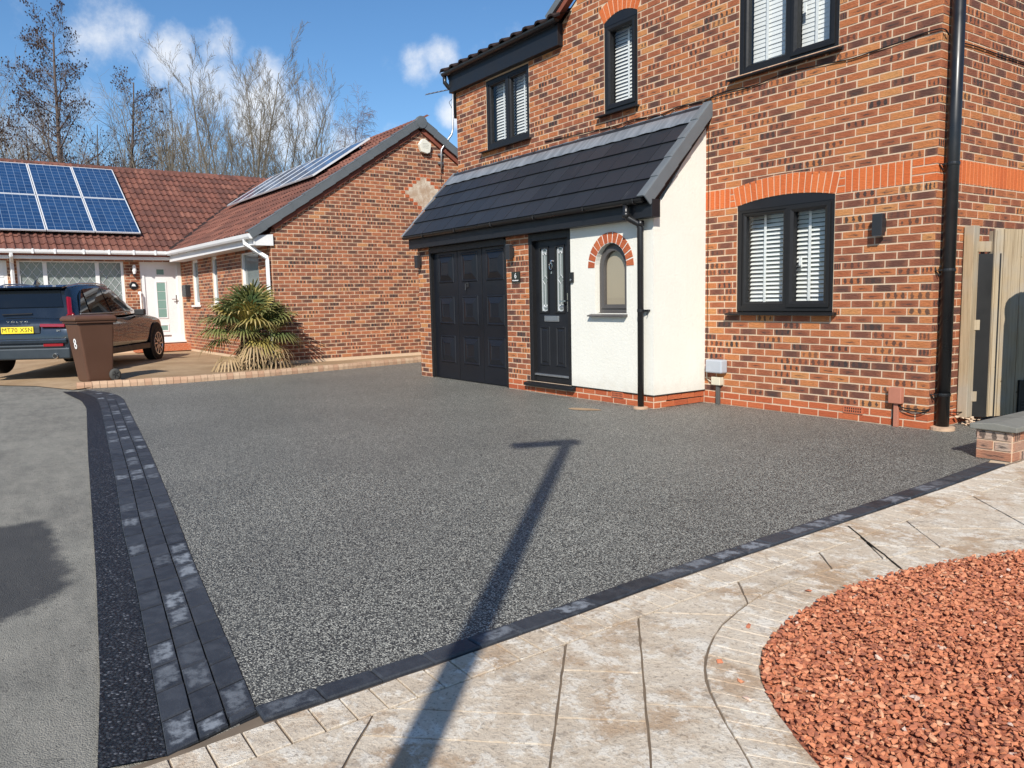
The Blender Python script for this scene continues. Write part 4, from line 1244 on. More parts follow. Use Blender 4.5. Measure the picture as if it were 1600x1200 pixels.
# the front gable's verge and roof
SG = Vector((math.cos(R(31)), 0, math.sin(R(31)))); NG = Vector((-math.sin(R(31)), 0, math.cos(R(31))))
g0 = Vector((-5.46, -.10, 5.165))
for i in range(9):
    a = g0 + SG * (i * .36); mb = MB()
    mb.obox(a + SG * .18 + NG * (.055 + .004 * (i % 2)) + Vector((0, .05, 0)), SG * .178, Vector((0, .075, 0)), NG * .05)
    mb.build('verge_cap', 'grey_verge', house, bevel=.006)
mb = MB(); mb.obox(g0 + SG * 1.6 + NG * -.035 + Vector((0, .06, 0)), SG * 1.6, Vector((0, .045, 0)), NG * .036); mb.build('verge_undercloak', 'soffit_red', house)
mb = MB(); mb.prism([g0 + Vector((0, .2, 0)), Vector((-2.65, .1, 6.86)), Vector((.25, .1, 5.12)), Vector((.25, .1, 5.04)), Vector((-2.65, .1, 6.76)), g0 + Vector((.1, .2, -.08))], (0, 8.2, 0)); mb.build('roof', 'soffit_red', house, fix=True)

# ------------------------------------------------------------------ lean-to (garage and porch)
lay(house, LF, courses(-8.19, -7.81, 0, 2.175, anchor=-7.81), 'brick', 0, ACC)
lay(house, LF, courses(-5.56, -5.02, 0, .15, anchor=-5.56), 'brick_red', 0, ACC)
lay(house, LF, courses(-5.56, -5.02, .15, 2.175, anchor=-5.56, k0=2), 'brick', 0, ACC)
lay(house, LF, courses(-5.02, XL, 0, .15, anchor=XL), 'brick_red', 14, ACC)
LS = Face((XL, 0, 0), (0, 1, 0), (1, 0, 0))
lay(house, LS, courses(DL, -.002, 0, .15, anchor=DL, phase=1), 'brick_red', 0, ACC)
flush(house, ACC)
mb = MB()
mb.box(-8.19, DL, 0, -7.81, DL + .3, 2.2); mb.box(-5.56, DL, 0, -5.02, DL + .3, 2.2); mb.box(-5.02, DL, 0, XL, DL + .2, .15)
mb.box(-7.81, DL + .10, 2.12, -5.56, DL + .3, 2.3); mb.box(-8.19, DL + .3, 0, -8.09, 0, 2.9); mb.box(-7.80, -.02, 0.02, -5.57, -.002, 2.2)
mb.build('garage_wall', 'mortar', house)
# rendered front and flank, with the arched window cut out
acx, asp, ar_ = -3.362, 1.63, .277
mb = MB(); aN = 20
arc = [(acx - ar_ * math.cos(PI * i / aN), asp + ar_ * math.sin(PI * i / aN) * 1.075) for i in range(aN + 1)]
x0_, x1_ = -4.11, XL; z0_, z1_ = .155, 2.33; yf = DL - .012
def rq(a, b, c, d): mb.box(a, yf, c, b, DL + .11, d)
rq(x0_, acx - ar_, z0_, asp); rq(acx + ar_, x1_, z0_, asp); rq(acx - ar_, acx + ar_, z0_, 1.085)
for i in range(aN // 2):
    (a, za), (b, zb) = arc[i], arc[i + 1]; mb.prism([(a, yf, za), (b, yf, zb), (b, yf, z1_), (a, yf, z1_)], (0, DL + .11 - yf, 0))
for i in range(aN // 2, aN):
    (a, za), (b, zb) = arc[i], arc[i + 1]; mb.prism([(a, yf, za), (b, yf, zb), (b, yf, z1_), (a, yf, z1_)], (0, DL + .11 - yf, 0))
rq(x0_, acx - ar_, asp, z1_); rq(acx + ar_, x1_, asp, z1_)
mb.prism([(XL - .11, DL + .11, .155), (XL - .11, -.001, .155), (XL - .11, -.001, 3.285), (XL - .11, DL + .11, 2.33)], (.122, 0, 0))
mb.prism([(XL, yf, .155), (XL, DL + .11, .155), (XL, DL + .11, 2.36), (XL, yf, 2.28)], (.012, 0, 0))
mb.build('rendered_wall', 'render_white', house, fix=True)
mb = MB(); mb.box(-4.11, DL - .018, .148, XL + .018, DL - .0095, .157); mb.box(XL + .0095, DL - .018, .148, XL + .018, -.002, .157); mb.build('render_stop_bead', 'black_frame', house)
# ring of red bricks round the arch
qs = []
for i in range(13):
    a0 = PI * (1 - i / 13) - .018; a1 = PI * (1 - (i + 1) / 13) + .018
    f = lambda a, rr_: (acx + rr_ * math.cos(a), asp + rr_ * math.sin(a) * 1.03)
    qs.append([f(a0, .283), f(a1, .283), f(a1, .405), f(a0, .405)])
single_bricks(house, lambda u, z, d: LF.p(u, z, d + .012), qs, 'brick_red', d=.006)
mb = MB(); f = lambda a, rr_: (acx + rr_ * math.cos(a), DL - .0135, asp + rr_ * math.sin(a) * 1.03)
mb.add([f(PI * i / 24, .279) for i in range(25)] + [f(PI * i / 24, .41) for i in range(25)], [(i, i + 1, 26 + i, 25 + i) for i in range(24)]); mb.build('arch_mortar', 'render_white', house)
# arched window
def arch_loop(hw, zb, k, y, n=18):
    return [(acx + hw, y, zb)] + [(acx + hw * math.cos(PI * i / n), y, asp + hw * 1.075 * math.sin(PI * i / n)) for i in range(n + 1)] + [(acx - hw, y, zb)]
mb = MB(); mb.ring(arch_loop(.276, 1.095, 1, DL + .06), arch_loop(.225, 1.15, 1, DL + .06), (0, .06, 0)); aw = mb.build('arched_window', 'brown_frame', house, fix=True)
mb = MB(); mb.ring(arch_loop(.232, 1.143, 1, DL + .045), arch_loop(.185, 1.19, 1, DL + .045), (0, .05, 0)); mb.build('sash', 'brown_frame', aw, fix=True)
mb = MB(); mb.add(arch_loop(.19, 1.185, 1, DL + .075), [tuple(range(21))]); mb.build('pane', 'glass', aw)
mb = MB(); mb.add(arch_loop(.27, 1.10, 1, DL + .10), [tuple(range(21))]); mb.build('blind_sheet', 'tan_blind', aw)
mb = MB(); mb.prism([(-3.73, DL - .075, 1.045), (-3.73, DL - .075, 1.06), (-3.73, DL + .06, 1.095), (-3.73, DL + .06, 1.05)], (.66, 0, 0)); mb.build('sill', 'brown_frame', aw, bevel=.003, fix=True)
# fascia, gutter
mb = MB(); mb.box(-8.26, -.975, 2.142, -2.555, DL - .002, 2.335); mb.build('fascia', 'black_board', house, bevel=.004)
gutter('gutter', (-8.30, -1.03, 2.345), (-2.62, -1.03, 2.345), .052, 'pipe_black', house)
for x in (-7.6, -6.6, -5.6, -4.6, -3.6, -2.75):
    mb = MB(); mb.tube([(x, -1.085, 2.35), (x, -1.08, 2.305), (x, -1.03, 2.288), (x, -.985, 2.31)], .009, 5); mb.build('gutter_bracket', 'pipe_black', house)
# roof of the lean-to: big flat interlocking tiles
PH = math.atan(1.06); SS = Vector((0, math.cos(PH), math.sin(PH))); NN = Vector((0, -math.sin(PH), math.cos(PH)))
E0 = Vector((-8.27, -1.055, 2.335)); UU = Vector((1, 0, 0))
mb = MB(); a = E0 + SS * .05 + NN * -.06
mb.prism([a, a + UU * 5.66, a + UU * 5.66 + SS * 1.42, a + SS * 1.42], NN * .03); mb.build('roof_deck', 'black_board', house, fix=True)
GA = .312; TW = .333
m1 = MB()
m1.obox(UU * (TW / 2 - .002) + SS * .18 + NN * .010, UU * (TW / 2 - .0035), (SS * .18 + NN * -.011), NN * .011)
m1.obox(UU * (TW - .008) + SS * .18 + NN * .0155, UU * .006, (SS * .179 + NN * -.011), NN * .0085)
tme = m1.mesh('roof_tile', 'tile_black')
for r_ in range(5):
    for c_ in range(17):
        link('roof_tile', tme, house, E0 + UU * (c_ * TW + (.0 if r_ % 2 == 0 else .0)) + SS * (r_ * GA) + NN * random.uniform(0, .003))
for i in range(5):
    a = Vector((-2.60, E0.y, E0.z)) + SS * (i * GA * .985); mb = MB(); ln_ = GA * .5
    mb.obox(a + SS * ln_ + NN * (.036 + .0) + UU * -.022, UU * .052, SS * (ln_ + .004) + NN * -.006, NN * .012)
    mb.obox(a + SS * ln_ + NN * -.028 + UU * .034, UU * .010, SS * (ln_ + .004) + NN * -.004, NN * .070)
    mb.build('verge_cap', 'grey_verge', house, bevel=.007)
for i in range(5):
    a = Vector((-8.30, E0.y, E0.z)) + SS * (i * GA * .985); mb = MB(); ln_ = GA * .5
    mb.obox(a + SS * ln_ + NN * .030, UU * .022, SS * ln_ + NN * -.004, NN * .008); mb.build('verge_cap', 'flashing', house, bevel=.004)
for i in range(6):
    a = -8.31 + i * .955; b = a + .975; mb = MB()
    l0 = E0 + SS * 1.225 + NN * (.042 + .003 * (i % 2)); l1 = E0 + SS * 1.43 + NN * (.036 + .003 * (i % 2))
    yw = -.014 - .003 * (i % 2); n_ = 12
    vs = []
    for k_ in range(n_ + 1):
        x = a + (min(b, -2.60) - a) * k_ / n_; wv = math.sin(k_ * 1.7 + i) * .004
        vs += [(x, l0.y - wv * .5, l0.z - .012 + wv), (x, l0.y + .002, l0.z + .004), (x, l1.y, l1.z), (x, yw - .008, 3.425), (x, yw, 3.445 + wv), (x, yw, 3.468 + wv)]
    fs = [(k_ * 6 + j, (k_ + 1) * 6 + j, (k_ + 1) * 6 + j + 1, k_ * 6 + j + 1) for k_ in range(n_) for j in range(5)]
    mb.add(vs, fs); mb.build('flashing', 'flashing', house, True)
# cheek under the right verge
mb = MB(); mb.prism([(XL + .013, -.98, 2.27), (XL + .013, -.02, 3.30), (XL + .013, -.02, 3.22), (XL + .013, -.93, 2.22)], (.035, 0, 0)); mb.build('bargeboard', 'black_board', house, fix=True)

# garage door
gd = bpy.data.objects.new('garage_door', None)
mb = MB(); mb.box(-7.813, DL - .003, 0.012, -7.755, DL + .10, 2.12); mb.box(-5.615, DL - .003, 0.012, -5.557, DL + .10, 2.12); mb.box(-7.755, DL - .003, 2.045, -5.615, DL + .10, 2.141)
gdo = mb.build('garage_door', 'black_frame', house, bevel=.004)
mb = MB(); mb.box(-7.755, DL + .055, .012, -5.615, DL + .075, 2.045); mb.build('door_leaf', 'garage_black', gdo)
for xs_ in (-7.0, -6.29):
    mb = MB(); mb.box(xs_ - .004, DL + .050, .012, xs_ + .004, DL + .0549, 2.04); mb.build('seam', 'black_frame', gdo)
for (xa, xb) in ((-7.585, -7.115), (-6.87, -6.41), (-6.17, -5.70)):
    for (za, zb) in ((1.555, 2.005), (.895, 1.345), (.27, .715)):
        prof = [(0, 0), (.010, .012), (.022, .013), (.034, .003), (.125, .026), (.133, .019), (.15, .019)]
        vs = []
        for ins, h in prof: vs += [(xa + ins, DL + .055 - h, za + ins), (xb - ins, DL + .055 - h, za + ins), (xb - ins, DL + .055 - h, zb - ins), (xa + ins, DL + .055 - h, zb - ins)]
        fs = [(r_ * 4 + k_, r_ * 4 + (k_ + 1) % 4, r_ * 4 + 4 + (k_ + 1) % 4, r_ * 4 + 4 + k_) for r_ in range(len(prof) - 1) for k_ in range(4)] + [tuple(len(prof) * 4 - 4 + k_ for k_ in range(4))]
        mb = MB(); mb.add(vs, fs); mb.build('door_panel', 'garage_black', gdo, fix=True)
bpy.data.objects.remove(gd)
mb = MB(); mb.box(-6.715, DL + .030, 1.47, -6.665, DL + .0545, 1.545); mb.tube([(-6.69, DL + .03, 1.52), (-6.69, DL + .005, 1.52), (-6.685, DL + .0, 1.43)], .010, 6); mb.build('handle', 'lamp_black', gdo, bevel=.003)
# front door
mb = MB(); mb.box(-5.023, DL - .004, .155, -4.945, DL + .13, 2.141); mb.box(-4.185, DL - .004, .155, -4.108, DL + .13, 2.141); mb.box(-4.945, DL - .004, 2.045, -4.185, DL + .13, 2.141); mb.box(-4.945, DL + .03, .155, -4.185, DL + .13, .235)
fd = mb.build('front_door', 'black_frame', house, bevel=.005)
mb = MB(); hol = [(-4.845, -4.665, 1.09, 1.955), (-4.505, -4.325, 1.09, 1.955)]
for a, b, c, d in rects_minus(-4.945, -4.185, .255, 2.045, hol): mb.box(a, DL + .060, c, b, DL + .10, d)
mb.build('door_leaf', 'black_board', fd)
for a, b, c, d in hol:
    mb = MB(); ring_rect(mb, a - .012, b + .012, c - .012, d + .012, .026, DL + .046, DL + .0595); mb.build('glazing_bead', 'black_frame', fd, bevel=.004)
    mb = MB(); mb.add([(a, DL + .08, c), (b, DL + .08, c), (b, DL + .08, d), (a, DL + .08, d)], [(0, 1, 2, 3)]); g_o = mb.build('door_glass', 'net_glass', fd)
    mb = MB(); y = DL + .074; xm = (a + b) / 2
    def came(pts, w=.006): mb.tube([(p_[0], y, p_[1]) for p_ in pts], w, 4)
    came([(a + .03, c + .02), (a + .03, d - .02)]); came([(b - .03, c + .02), (b - .03, d - .02)]); came([(xm, c + .10), (xm, (c + d) / 2 - .05)], .004); came([(xm, (c + d) / 2 + .05), (xm, d - .10)], .004)
    mz = (c + d) / 2
    came([(a + .03, mz), (xm, mz + .06), (b - .03, mz), (xm, mz - .06), (a + .03, mz)], .005)
    for zc, sg in ((c + .07, 1), (d - .07, -1)):
        for sx in (-1, 1):
            came([(xm, zc - .05 * sg), (xm + sx * .04, zc - .045 * sg), (xm + sx * .055, zc), (xm + sx * .03, zc + .03 * sg), (xm + sx * .01, zc + .005 * sg)], .008)
        came([(a + .03, zc), (b - .03, zc)], .006)
    mb.build('lead_came', 'lead_cames', fd)
for (xa, xb) in ((-4.868, -4.648), (-4.517, -4.311)):
    za, zb = .37, .905; prof = [(0, 0), (.008, .010), (.02, .010), (.035, -.004), (.06, .008), (.07, .008)]; vs = []
    for ins, h in prof: vs += [(xa + ins, DL + .060 - h, za + ins), (xb - ins, DL + .060 - h, za + ins), (xb - ins, DL + .060 - h, zb - ins), (xa + ins, DL + .060 - h, zb - ins)]
    fs = [(r_ * 4 + k_, r_ * 4 + (k_ + 1) % 4, r_ * 4 + 4 + (k_ + 1) % 4, r_ * 4 + 4 + k_) for r_ in range(len(prof) - 1) for k_ in range(4)] + [tuple(len(prof) * 4 - 4 + k_ for k_ in range(4))]
    mb = MB(); mb.add(vs, fs); mb.build('door_panel', 'black_board', fd, fix=True)
mb = MB(); mb.box(-4.755, DL + .048, .968, -4.44, DL + .0597, 1.046); lp = mb.build('letter_plate', 'silver', fd, bevel=.004)
mb = MB(); mb.box(-4.735, DL + .044, .985, -4.46, DL + .0478, 1.022); mb.build('flap', 'galv', lp, bevel=.002)
mb = MB(); mb.tube([(-4.583 + .032 * math.sin(2 * PI * i / 16), DL + .04, 1.70 - .045 * math.cos(2 * PI * i / 16)) for i in range(17)], .006, 6); mb.lathe([(.0, -.03), (.018, -.02), (.02, 0)], (-4.583, DL + .06, 1.765), 'Y', 10); mb.box(-4.592, DL + .045, 1.60, -4.574, DL + .0597, 1.63); mb.build('knocker', 'chrome', fd)
mb = MB(); mb.box(-4.262, DL + .05, 1.10, -4.235, DL + .0597, 1.34); mb.tube([(-4.248, DL + .055, 1.24), (-4.248, DL + .015, 1.24), (-4.37, DL + .012, 1.235)], .009, 8); mb.build('handle', 'chrome', fd)
mb = MB(); mb.box(-4.945, DL + .012, .2355, -4.185, DL + .058, .262); mb.build('threshold', 'silver', fd, bevel=.003)
mb = MB(); mb.prism([(-5.10, DL - .07, .088), (-5.10, DL - .07, .128), (-5.10, DL + .03, .154), (-5.10, DL + .03, .088)], (1.06, 0, 0)); mb.build('door_sill', 'black_frame', fd, bevel=.006, fix=True)
# down pipes
mb = MB(); mb.tube([(-2.905, -1.03, 2.30), (-2.905, -1.03, 2.20), (-2.89, -1.01, 2.155), (-2.80, -.94, 2.09), (-2.785, -.925, 2.04), (-2.785, -.925, .02)], .036, 12)
dp = mb.build('downpipe', 'pipe_black', house, True)
for z in (2.16, 2.06): 
    mb = MB(); mb.lathe([(.042, -.03), (.044, 0), (.042, .03)], (-2.905 if z > 2.1 else -2.785, -1.03 if z > 2.1 else -.925, z + .03), 'Z', 14); mb.build('pipe_socket', 'pipe_black', dp, True)
mb = MB(); mb.lathe([(.040, -.015), (.040, .015)], (-2.785, -.925, 1.12), 'Z', 14); mb.box(-2.80, -.90, 1.11, -2.70, DL - .012, 1.13); mb.tube([(-2.745, -.925, 1.12), (-2.69, -.90, 1.13), (-2.72, -.89, 1.07)], .006, 5); mb.build('pipe_clip', 'pipe_black', dp)
mb = MB(); mb.lathe([(.085, 0), (.085, .018), (.06, .026)], (-2.785, -.925, 0.0), 'Z', 20); mb.build('gully_collar', 'kerb_beige', dp)
mb = MB(); mb.tube([(.085, .105, 0.0), (.085, .105, 5.3)], .055, 16); sp_ = mb.build('soil_pipe', 'pipe_black', house, True)
for z in (.33, 1.46, 2.395, 4.2):
    mb = MB(); mb.lathe([(.060, -.014), (.061, 0), (.060, .014)], (.085, .105, z), 'Z', 18); mb.box(.0, .085, z - .01, .05, .125, z + .01)
    mb.tube([(.06, .045, z), (.012, .02, z), (.03, .05, z - .05)], .007, 5); mb.build('pipe_clip', 'pipe_black', sp_)
mb = MB(); mb.lathe([(.105, 0), (.105, .03), (.07, .035)], (.085, .105, 0.001), 'Z', 20); mb.build('gully_collar', 'kerb_beige', sp_)
# cables along the wall
def cable(pts, r_, name='cable'):
    P = [Vector(q) for q in pts]; out = []
    for i in range(len(P) - 1):
        p0, p1, p2, p3 = P[max(i - 1, 0)], P[i], P[i + 1], P[min(i + 2, len(P) - 1)]
        for k_ in range(5):
            t = k_ / 5; out.append(.5 * ((2 * p1) + (p2 - p0) * t + (2 * p0 - 5 * p1 + 4 * p2 - p3) * t * t + (3 * p1 - p0 - 3 * p2 + p3) * t ** 3))
    out.append(P[-1]); mb = MB(); mb.tube(out, r_, 5); return mb.build(name, 'cable_black', house, True)
cy = -.017
cable([(.03, .06, 3.50), (.012, cy, 3.545), (-.17, cy, 3.551), (-.405, cy, 3.532), (-.65, cy, 3.517), (-.85, cy, 3.508), (-1.12, cy, 3.529), (-1.56, cy, 3.555), (-1.96, cy, 3.518), (-2.31, cy, 3.542), (-2.53, cy, 3.529), (-2.68, cy, 3.502), (-3.07, cy, 3.519), (-3.39, cy, 3.485), (-3.83, cy, 3.519), (-4.2, cy, 3.507), (-4.71, cy, 3.527), (-5.27, cy, 3.548), (-5.69, cy, 3.567)], .0062)
cable([(-2.0, cy - .006, 3.51), (-2.53, cy - .006, 3.515), (-3.07, cy, 3.505), (-3.25, cy, 3.44), (-3.39, cy, 3.49), (-3.83, cy, 3.50), (-4.1, cy, 3.46), (-4.3, cy, 3.52)], .004)
cable([(-2.57, cy, 3.52), (-2.585, cy, 3.40), (-2.60, cy, 3.2), (-2.60, cy, 2.2), (-2.605, cy, .6)], .0035)
cable([(.017, .17, 3.40), (.017, .30, 3.47), (.017, .40, 3.484), (.017, .64, 3.49), (.017, 1.01, 3.487), (.017, 1.6, 3.49), (.017, 2.6, 3.49)], .0062)
cable([(.017, .33, 3.48), (.018, .215, 3.42), (.018, .20, 3.2), (.018, .215, 2.0), (.018, .20, 1.2), (.018, .215, .55), (.02, .24, .18), (.03, .40, .13), (.10, .62, .12)], .0055)
cable([(.018, .185, 3.3), (.018, .18, 2.2), (.018, .175, 1.0), (.018, .19, .3)], .004)
cable([(-.28, -.03, .225), (-.22, -.03, .19), (-.12, -.03, .185), (-.02, -.03, .185), (.03, -.01, .20)], .006)
cable([(-.28, -.03, .22), (-.20, -.03, .16), (-.10, -.03, .14), (-.02, -.03, .165), (.03, -.01, .20)], .005)

# ---------------------------------------------------------------- fittings on the house
def wall_lamp(x, y, z, label):
    t = thing('wall_light', label, 'light', (x, y, z), 0, 'black up-and-down wall lights')
    mb = MB(); mb.box(-.05, -.095, -.10, .05, -.035, .10); mb.build('lamp_body', 'lamp_black', t, bevel=.004)
    mb = MB(); mb.box(-.04, -.035, -.06, .04, 0.0, .06); mb.build('back_plate', 'lamp_black', t, bevel=.003)
    for s in (-1, 1):
        mb = MB(); mb.box(-.044, -.089, s * .101 - .003, .044, -.041, s * .101 + .003); mb.build('lens', 'galv', t)
wall_lamp(-.487, -.006, 1.905, 'black wall light to the right of the ground-floor window')
wall_lamp(-5.385, DL - .006, 1.93, 'black wall light on the brick pier above the house number')
wall_lamp(-8.09, DL - .006, 1.93, 'black wall light at the far side of the garage door')
t = thing('number_plaque', 'square black plaque with a white 6 beside the front door', 'plaque', (-5.31, DL - .008, 1.58))
mb = MB(); mb.box(-.098, -.014, -.073, .098, 0, .073); mb.build('plate', 'plaque', t, bevel=.002)
XZ = lambda x, y, z: frame_matrix((1, 0, 0), (0, 0, 1), (0, -1, 0), (x, y, z))
text_mesh('numeral', '6', .105, 'print_white', t, XZ(0, -.0155, .016), .0008)
mb = MB(); rp = random.Random(2)
for i in range(11): mb.box(-.07 + i * .0128, -.0165, -.052, -.07 + i * .0128 + .008, -.0142, -.052 + rp.uniform(.008, .016))
mb.build('script_line', 'print_white', t)
t = thing('doorbell', 'small black doorbell on the white wall beside the front door', 'doorbell', (-4.075, DL - .012, 1.535))
mb = MB(); mb.box(-.035, -.028, -.065, .035, 0, .065); mb.build('case', 'black_gloss', t, bevel=.006)
mb = MB(); mb.lathe([(.013, -.004), (.013, .002)], (0, -.03, -.03), 'Y', 14); mb.build('button', 'galv', t)
t = thing('meter_box', 'grey electric junction box on the brick wall beside the white render', 'junction box', (-2.42, -.008, .45))
mb = MB(); mb.box(-.125, -.11, -.075, .115, 0, .08); mb.build('cover', 'grey_plastic', t, bevel=.016)
mb = MB(); mb.box(-.07, -.07, -.22, .06, 0, -.125); mb.build('fuse_box', 'beige_plastic', t, bevel=.008)
mb = MB(); mb.box(-.02, -.045, -.45, .025, -.008, -.22); mb.build('conduit', 'conduit', t, bevel=.004)
mb = MB(); mb.tube([(-.06, -.03, -.20), (-.12, -.015, -.19), (-.18, -.012, -.16), (-.19, -.012, .06)], .006, 5); mb.build('lead', 'beige_plastic', t)
t = thing('service_box', 'terracotta service box with a conduit low on the wall by the corner', 'junction box', (-.282, -.008, .30))
mb = MB(); mb.box(-.062, -.06, -.075, .062, 0, .075); mb.build('cover', 'terracotta_plastic', t, bevel=.006)
mb = MB(); mb.box(-.02, -.035, -.30, .022, 0, -.075); mb.build('conduit', 'terracotta_plastic', t, bevel=.003)
mb = MB(); mb.tube([(-.035, -.012, -.08), (-.036, -.012, -.30)], .006, 5); mb.build('lead', 'cable_black', t)
def air_brick(x0, x1, z0, z1, y, label):
    t = thing('air_brick', label, 'air brick', ((x0 + x1) / 2, y, z0), 0, 'terracotta air bricks in the plinth')
    w, h = (x1 - x0) / 2, z1 - z0; holes = []; nx = 8
    for i in range(nx):
        for j in range(2):
            a = -w + .012 + i * (2 * w - .024) / nx + .004; b = a + (2 * w - .024) / nx - .009; c = .008 + j * (h - .016) / 2 + .003; holes.append((a, b, c, c + (h - .016) / 2 - .007))
    mb = MB()
    for a, b, c, d in rects_minus(-w, w, 0, h, holes): mb.box(a, -.011, c, b, 0.0, d)
    mb.build('grille', 'air_brick', t); mb = MB(); mb.box(-w + .004, -.0075, .004, w - .004, -.007, h - .004); mb.build('void', 'dark_room', t)
air_brick(-.838, -.628, .077, .147, -.004, 'terracotta air brick in the plinth under the corner wall light')
air_brick(-3.36, -3.15, .080, .147, DL - .004, 'terracotta air brick in the plinth under the arched window')
t = tag(sheet('drain_patch', [(-3.17 + .19 * math.cos(a) * (1 + .1 * math.sin(3 * a)) + .02 * math.sin(a), -1.45 + .10 * math.sin(a) + .06 * math.cos(a)) for a in [2 * PI * i / 22 for i in range(22)]], .0045, 'beige_paving'), 'pale cream patch on the driveway in front of the white porch wall', 'patch')

# ------------------------------------------------------------------ neighbour's plot
KB = [(a - .11, b) for a, b in KERB]
struct(sheet('neighbour_drive', [(q[0], q[1], .10) for q in KB[1:]] + [(-11.2, 9, .14), (-45, 9, .16), (-45, -11.5, .14), (-17.6, -6.0, .12), (-14.2, -4.9, .11), (-11.6, -4.7, .10)], .1, 'beige_paving'))
RA = [(-10.27, -4.95, .0995), (-11.6, -4.7, .0995), (-14.2, -4.9, .1095), (-17.6, -6.0, .1195), (-45, -11.5, .1395)]; RB = [(-10.33, -5.90, 0), (-11.49, -6.32, 0), (-12.2, -6.85, 0), (-16, -9.0, 0), (-45, -19, 0)]
vs = []
for a_, b_ in zip(RA, RB): vs += [a_, b_]
me = bpy.data.meshes.new('neighbour_ramp'); me.from_pydata(vs, [], [(2 * i + 2, 2 * i + 3, 2 * i + 1, 2 * i) for i in range(4)]); me.materials.append(MATS['beige_paving'])
struct(link('neighbour_ramp', me))
kp = struct(sheet('kerb_footing', KERB + KB[::-1], .012, 'groove'))
nk = int(poly_len(KERB) / .108)
for i in range(nk):
    a, b = (i + .03) / nk, (i + .97) / nk
    q = [lerp_poly(KERB, a), lerp_poly(KERB, b), lerp_poly(KB, b), lerp_poly(KB, a)]; c = sum(q, Vector()) / 4
    if c.y > 1.5: continue
    A, B, C2, D2 = [p_ - c for p_ in q]; h = .105 + random.uniform(-.004, .004); w = (A - D2) * .22
    mb = MB()
    mb.add([A, B, C2, D2, A + Vector((0, 0, h * .55)), B + Vector((0, 0, h * .55)), A - w + Vector((0, 0, h)), B - w + Vector((0, 0, h)), C2 + Vector((0, 0, h)), D2 + Vector((0, 0, h))],
           [(0, 1, 5, 4), (4, 5, 7, 6), (6, 7, 8, 9), (1, 2, 8, 7, 5), (3, 0, 4, 6, 9), (2, 3, 9, 8)])
    o = mb.build('kerb_block', 'kerb_beige', kp, fix=True); o.location = c

PSI = R(1.4115)
bung = thing('bungalow', 'brick bungalow with red pantiled roofs, white gutters and a gabled wing', 'bungalow', (-11.379, -2.300, 0), PSI)
TB = Matrix.Translation(bung.location) @ Matrix.Rotation(PSI, 4, 'Z')
GF = Face((0, 0, 0), (0, 1, 0), (1, 0, 0)); SF = Face((0, 0, 0), (1, 0, 0), (0, -1, 0)); FF = Face((-6.85, 0, 0), (0, 1, 0), (1, 0, 0))
AC2 = {}; Z0 = .158; rb = random.Random(21)
DY, DZ = 3.40, 3.575
def lim_g(zm):
    if zm < 2.50: return (0, 6.7)
    a = max(0, (zm - 2.66) / .665); return (a, 6.7 - a)
def blk_g(za, zb):
    zm = (za + zb) / 2; h = .56 * (1 - abs(zm - DZ) / .43)
    return [(DY - h, DY + h)] if h > 0.05 else []
lay(bung, GF, courses(0, 6.7, Z0, Z0 + .075 * 65, blk_g, lim_g, anchor=0), 'brick_b', 300, AC2, rb)
for k_ in range(64):
    za = Z0 + k_ * .075; zm = za + .0375; h = .56 * (1 - abs(zm - DZ) / .43)
    if h > .05:
        for s in (-1, 1):
            e = DY + s * h; i_ = DY + s * max(h - .105, 0)
            a, b = min(e, i_) + .004, max(e, i_) - .004
            if b - a > .02: brick_geo(AC2.setdefault('brick_red', MB()), GF.p, [(a, za + .005), (b, za + .005), (b, za + .07), (a, za + .07)], .010, rb.random())
mb = MB(); mb.prism([(0, DY - .50, DZ), (0, DY, DZ - .40), (0, DY + .50, DZ), (0, DY, DZ + .40)], (.0065, 0, 0)); mb.build('plaster_diamond', 'plaster_white', bung, fix=True)
WB = [(-5.77, -5.24, 1.29, 2.39), (-4.03, -3.63, 1.29, 2.39), (-1.86, -.765, 1.0, 2.37)]
WF = [(-3.66, -1.38, .95, 2.44), (-1.0, -.016, .33, 2.44), (-6.2, -3.86, .16, 2.44)]
lay(bung, SF, courses(-6.85, 0, Z0, Z0 + .075 * 31, lambda za, zb: [w[:2] for w in WB if w[2] - .03 < (za + zb) / 2 < w[3]], anchor=0, phase=1), 'brick_b', 0, AC2, rb)
lay(bung, FF, courses(-5.2, 0, Z0, Z0 + .075 * 31, lambda za, zb: [w[:2] for w in WF if w[2] - .03 < (za + zb) / 2 < w[3]], anchor=0), 'brick_b', 0, AC2, rb)
flush(bung, AC2)
mb = MB()
mb.prism([(-.1, 0.1, 0), (-.1, 6.7, 0), (-.1, 6.7, 2.6), (-.1, 3.35, 4.86), (-.1, 0.1, 2.70)], (.1, 0, 0)); mb.prism([(-.1, 0.0, 0), (-.1, .1, 0), (-.1, .1, 2.70), (-.1, 0, 2.63)], (.1, 0, 0))
for a, b, c, d in rects_minus(-6.85, -.1, 0, 2.6, WB): mb.box(a, 0, c, b, .1, d)
for a, b, c, d in rects_minus(-6.2, 0, 0, 2.6, WF): mb.box(-6.95, a, c, -6.85, b, d)
mb.box(-14.4, -6.2, 0, -6.96, -6.1, 2.6); mb.box(-14.4, -6.1, 0, -14.3, 6.7, 2.6); mb.box(-14.3, 6.6, 0, -.1, 6.7, 2.6)
mb.build('wall', 'mortar', bung, fix=True)
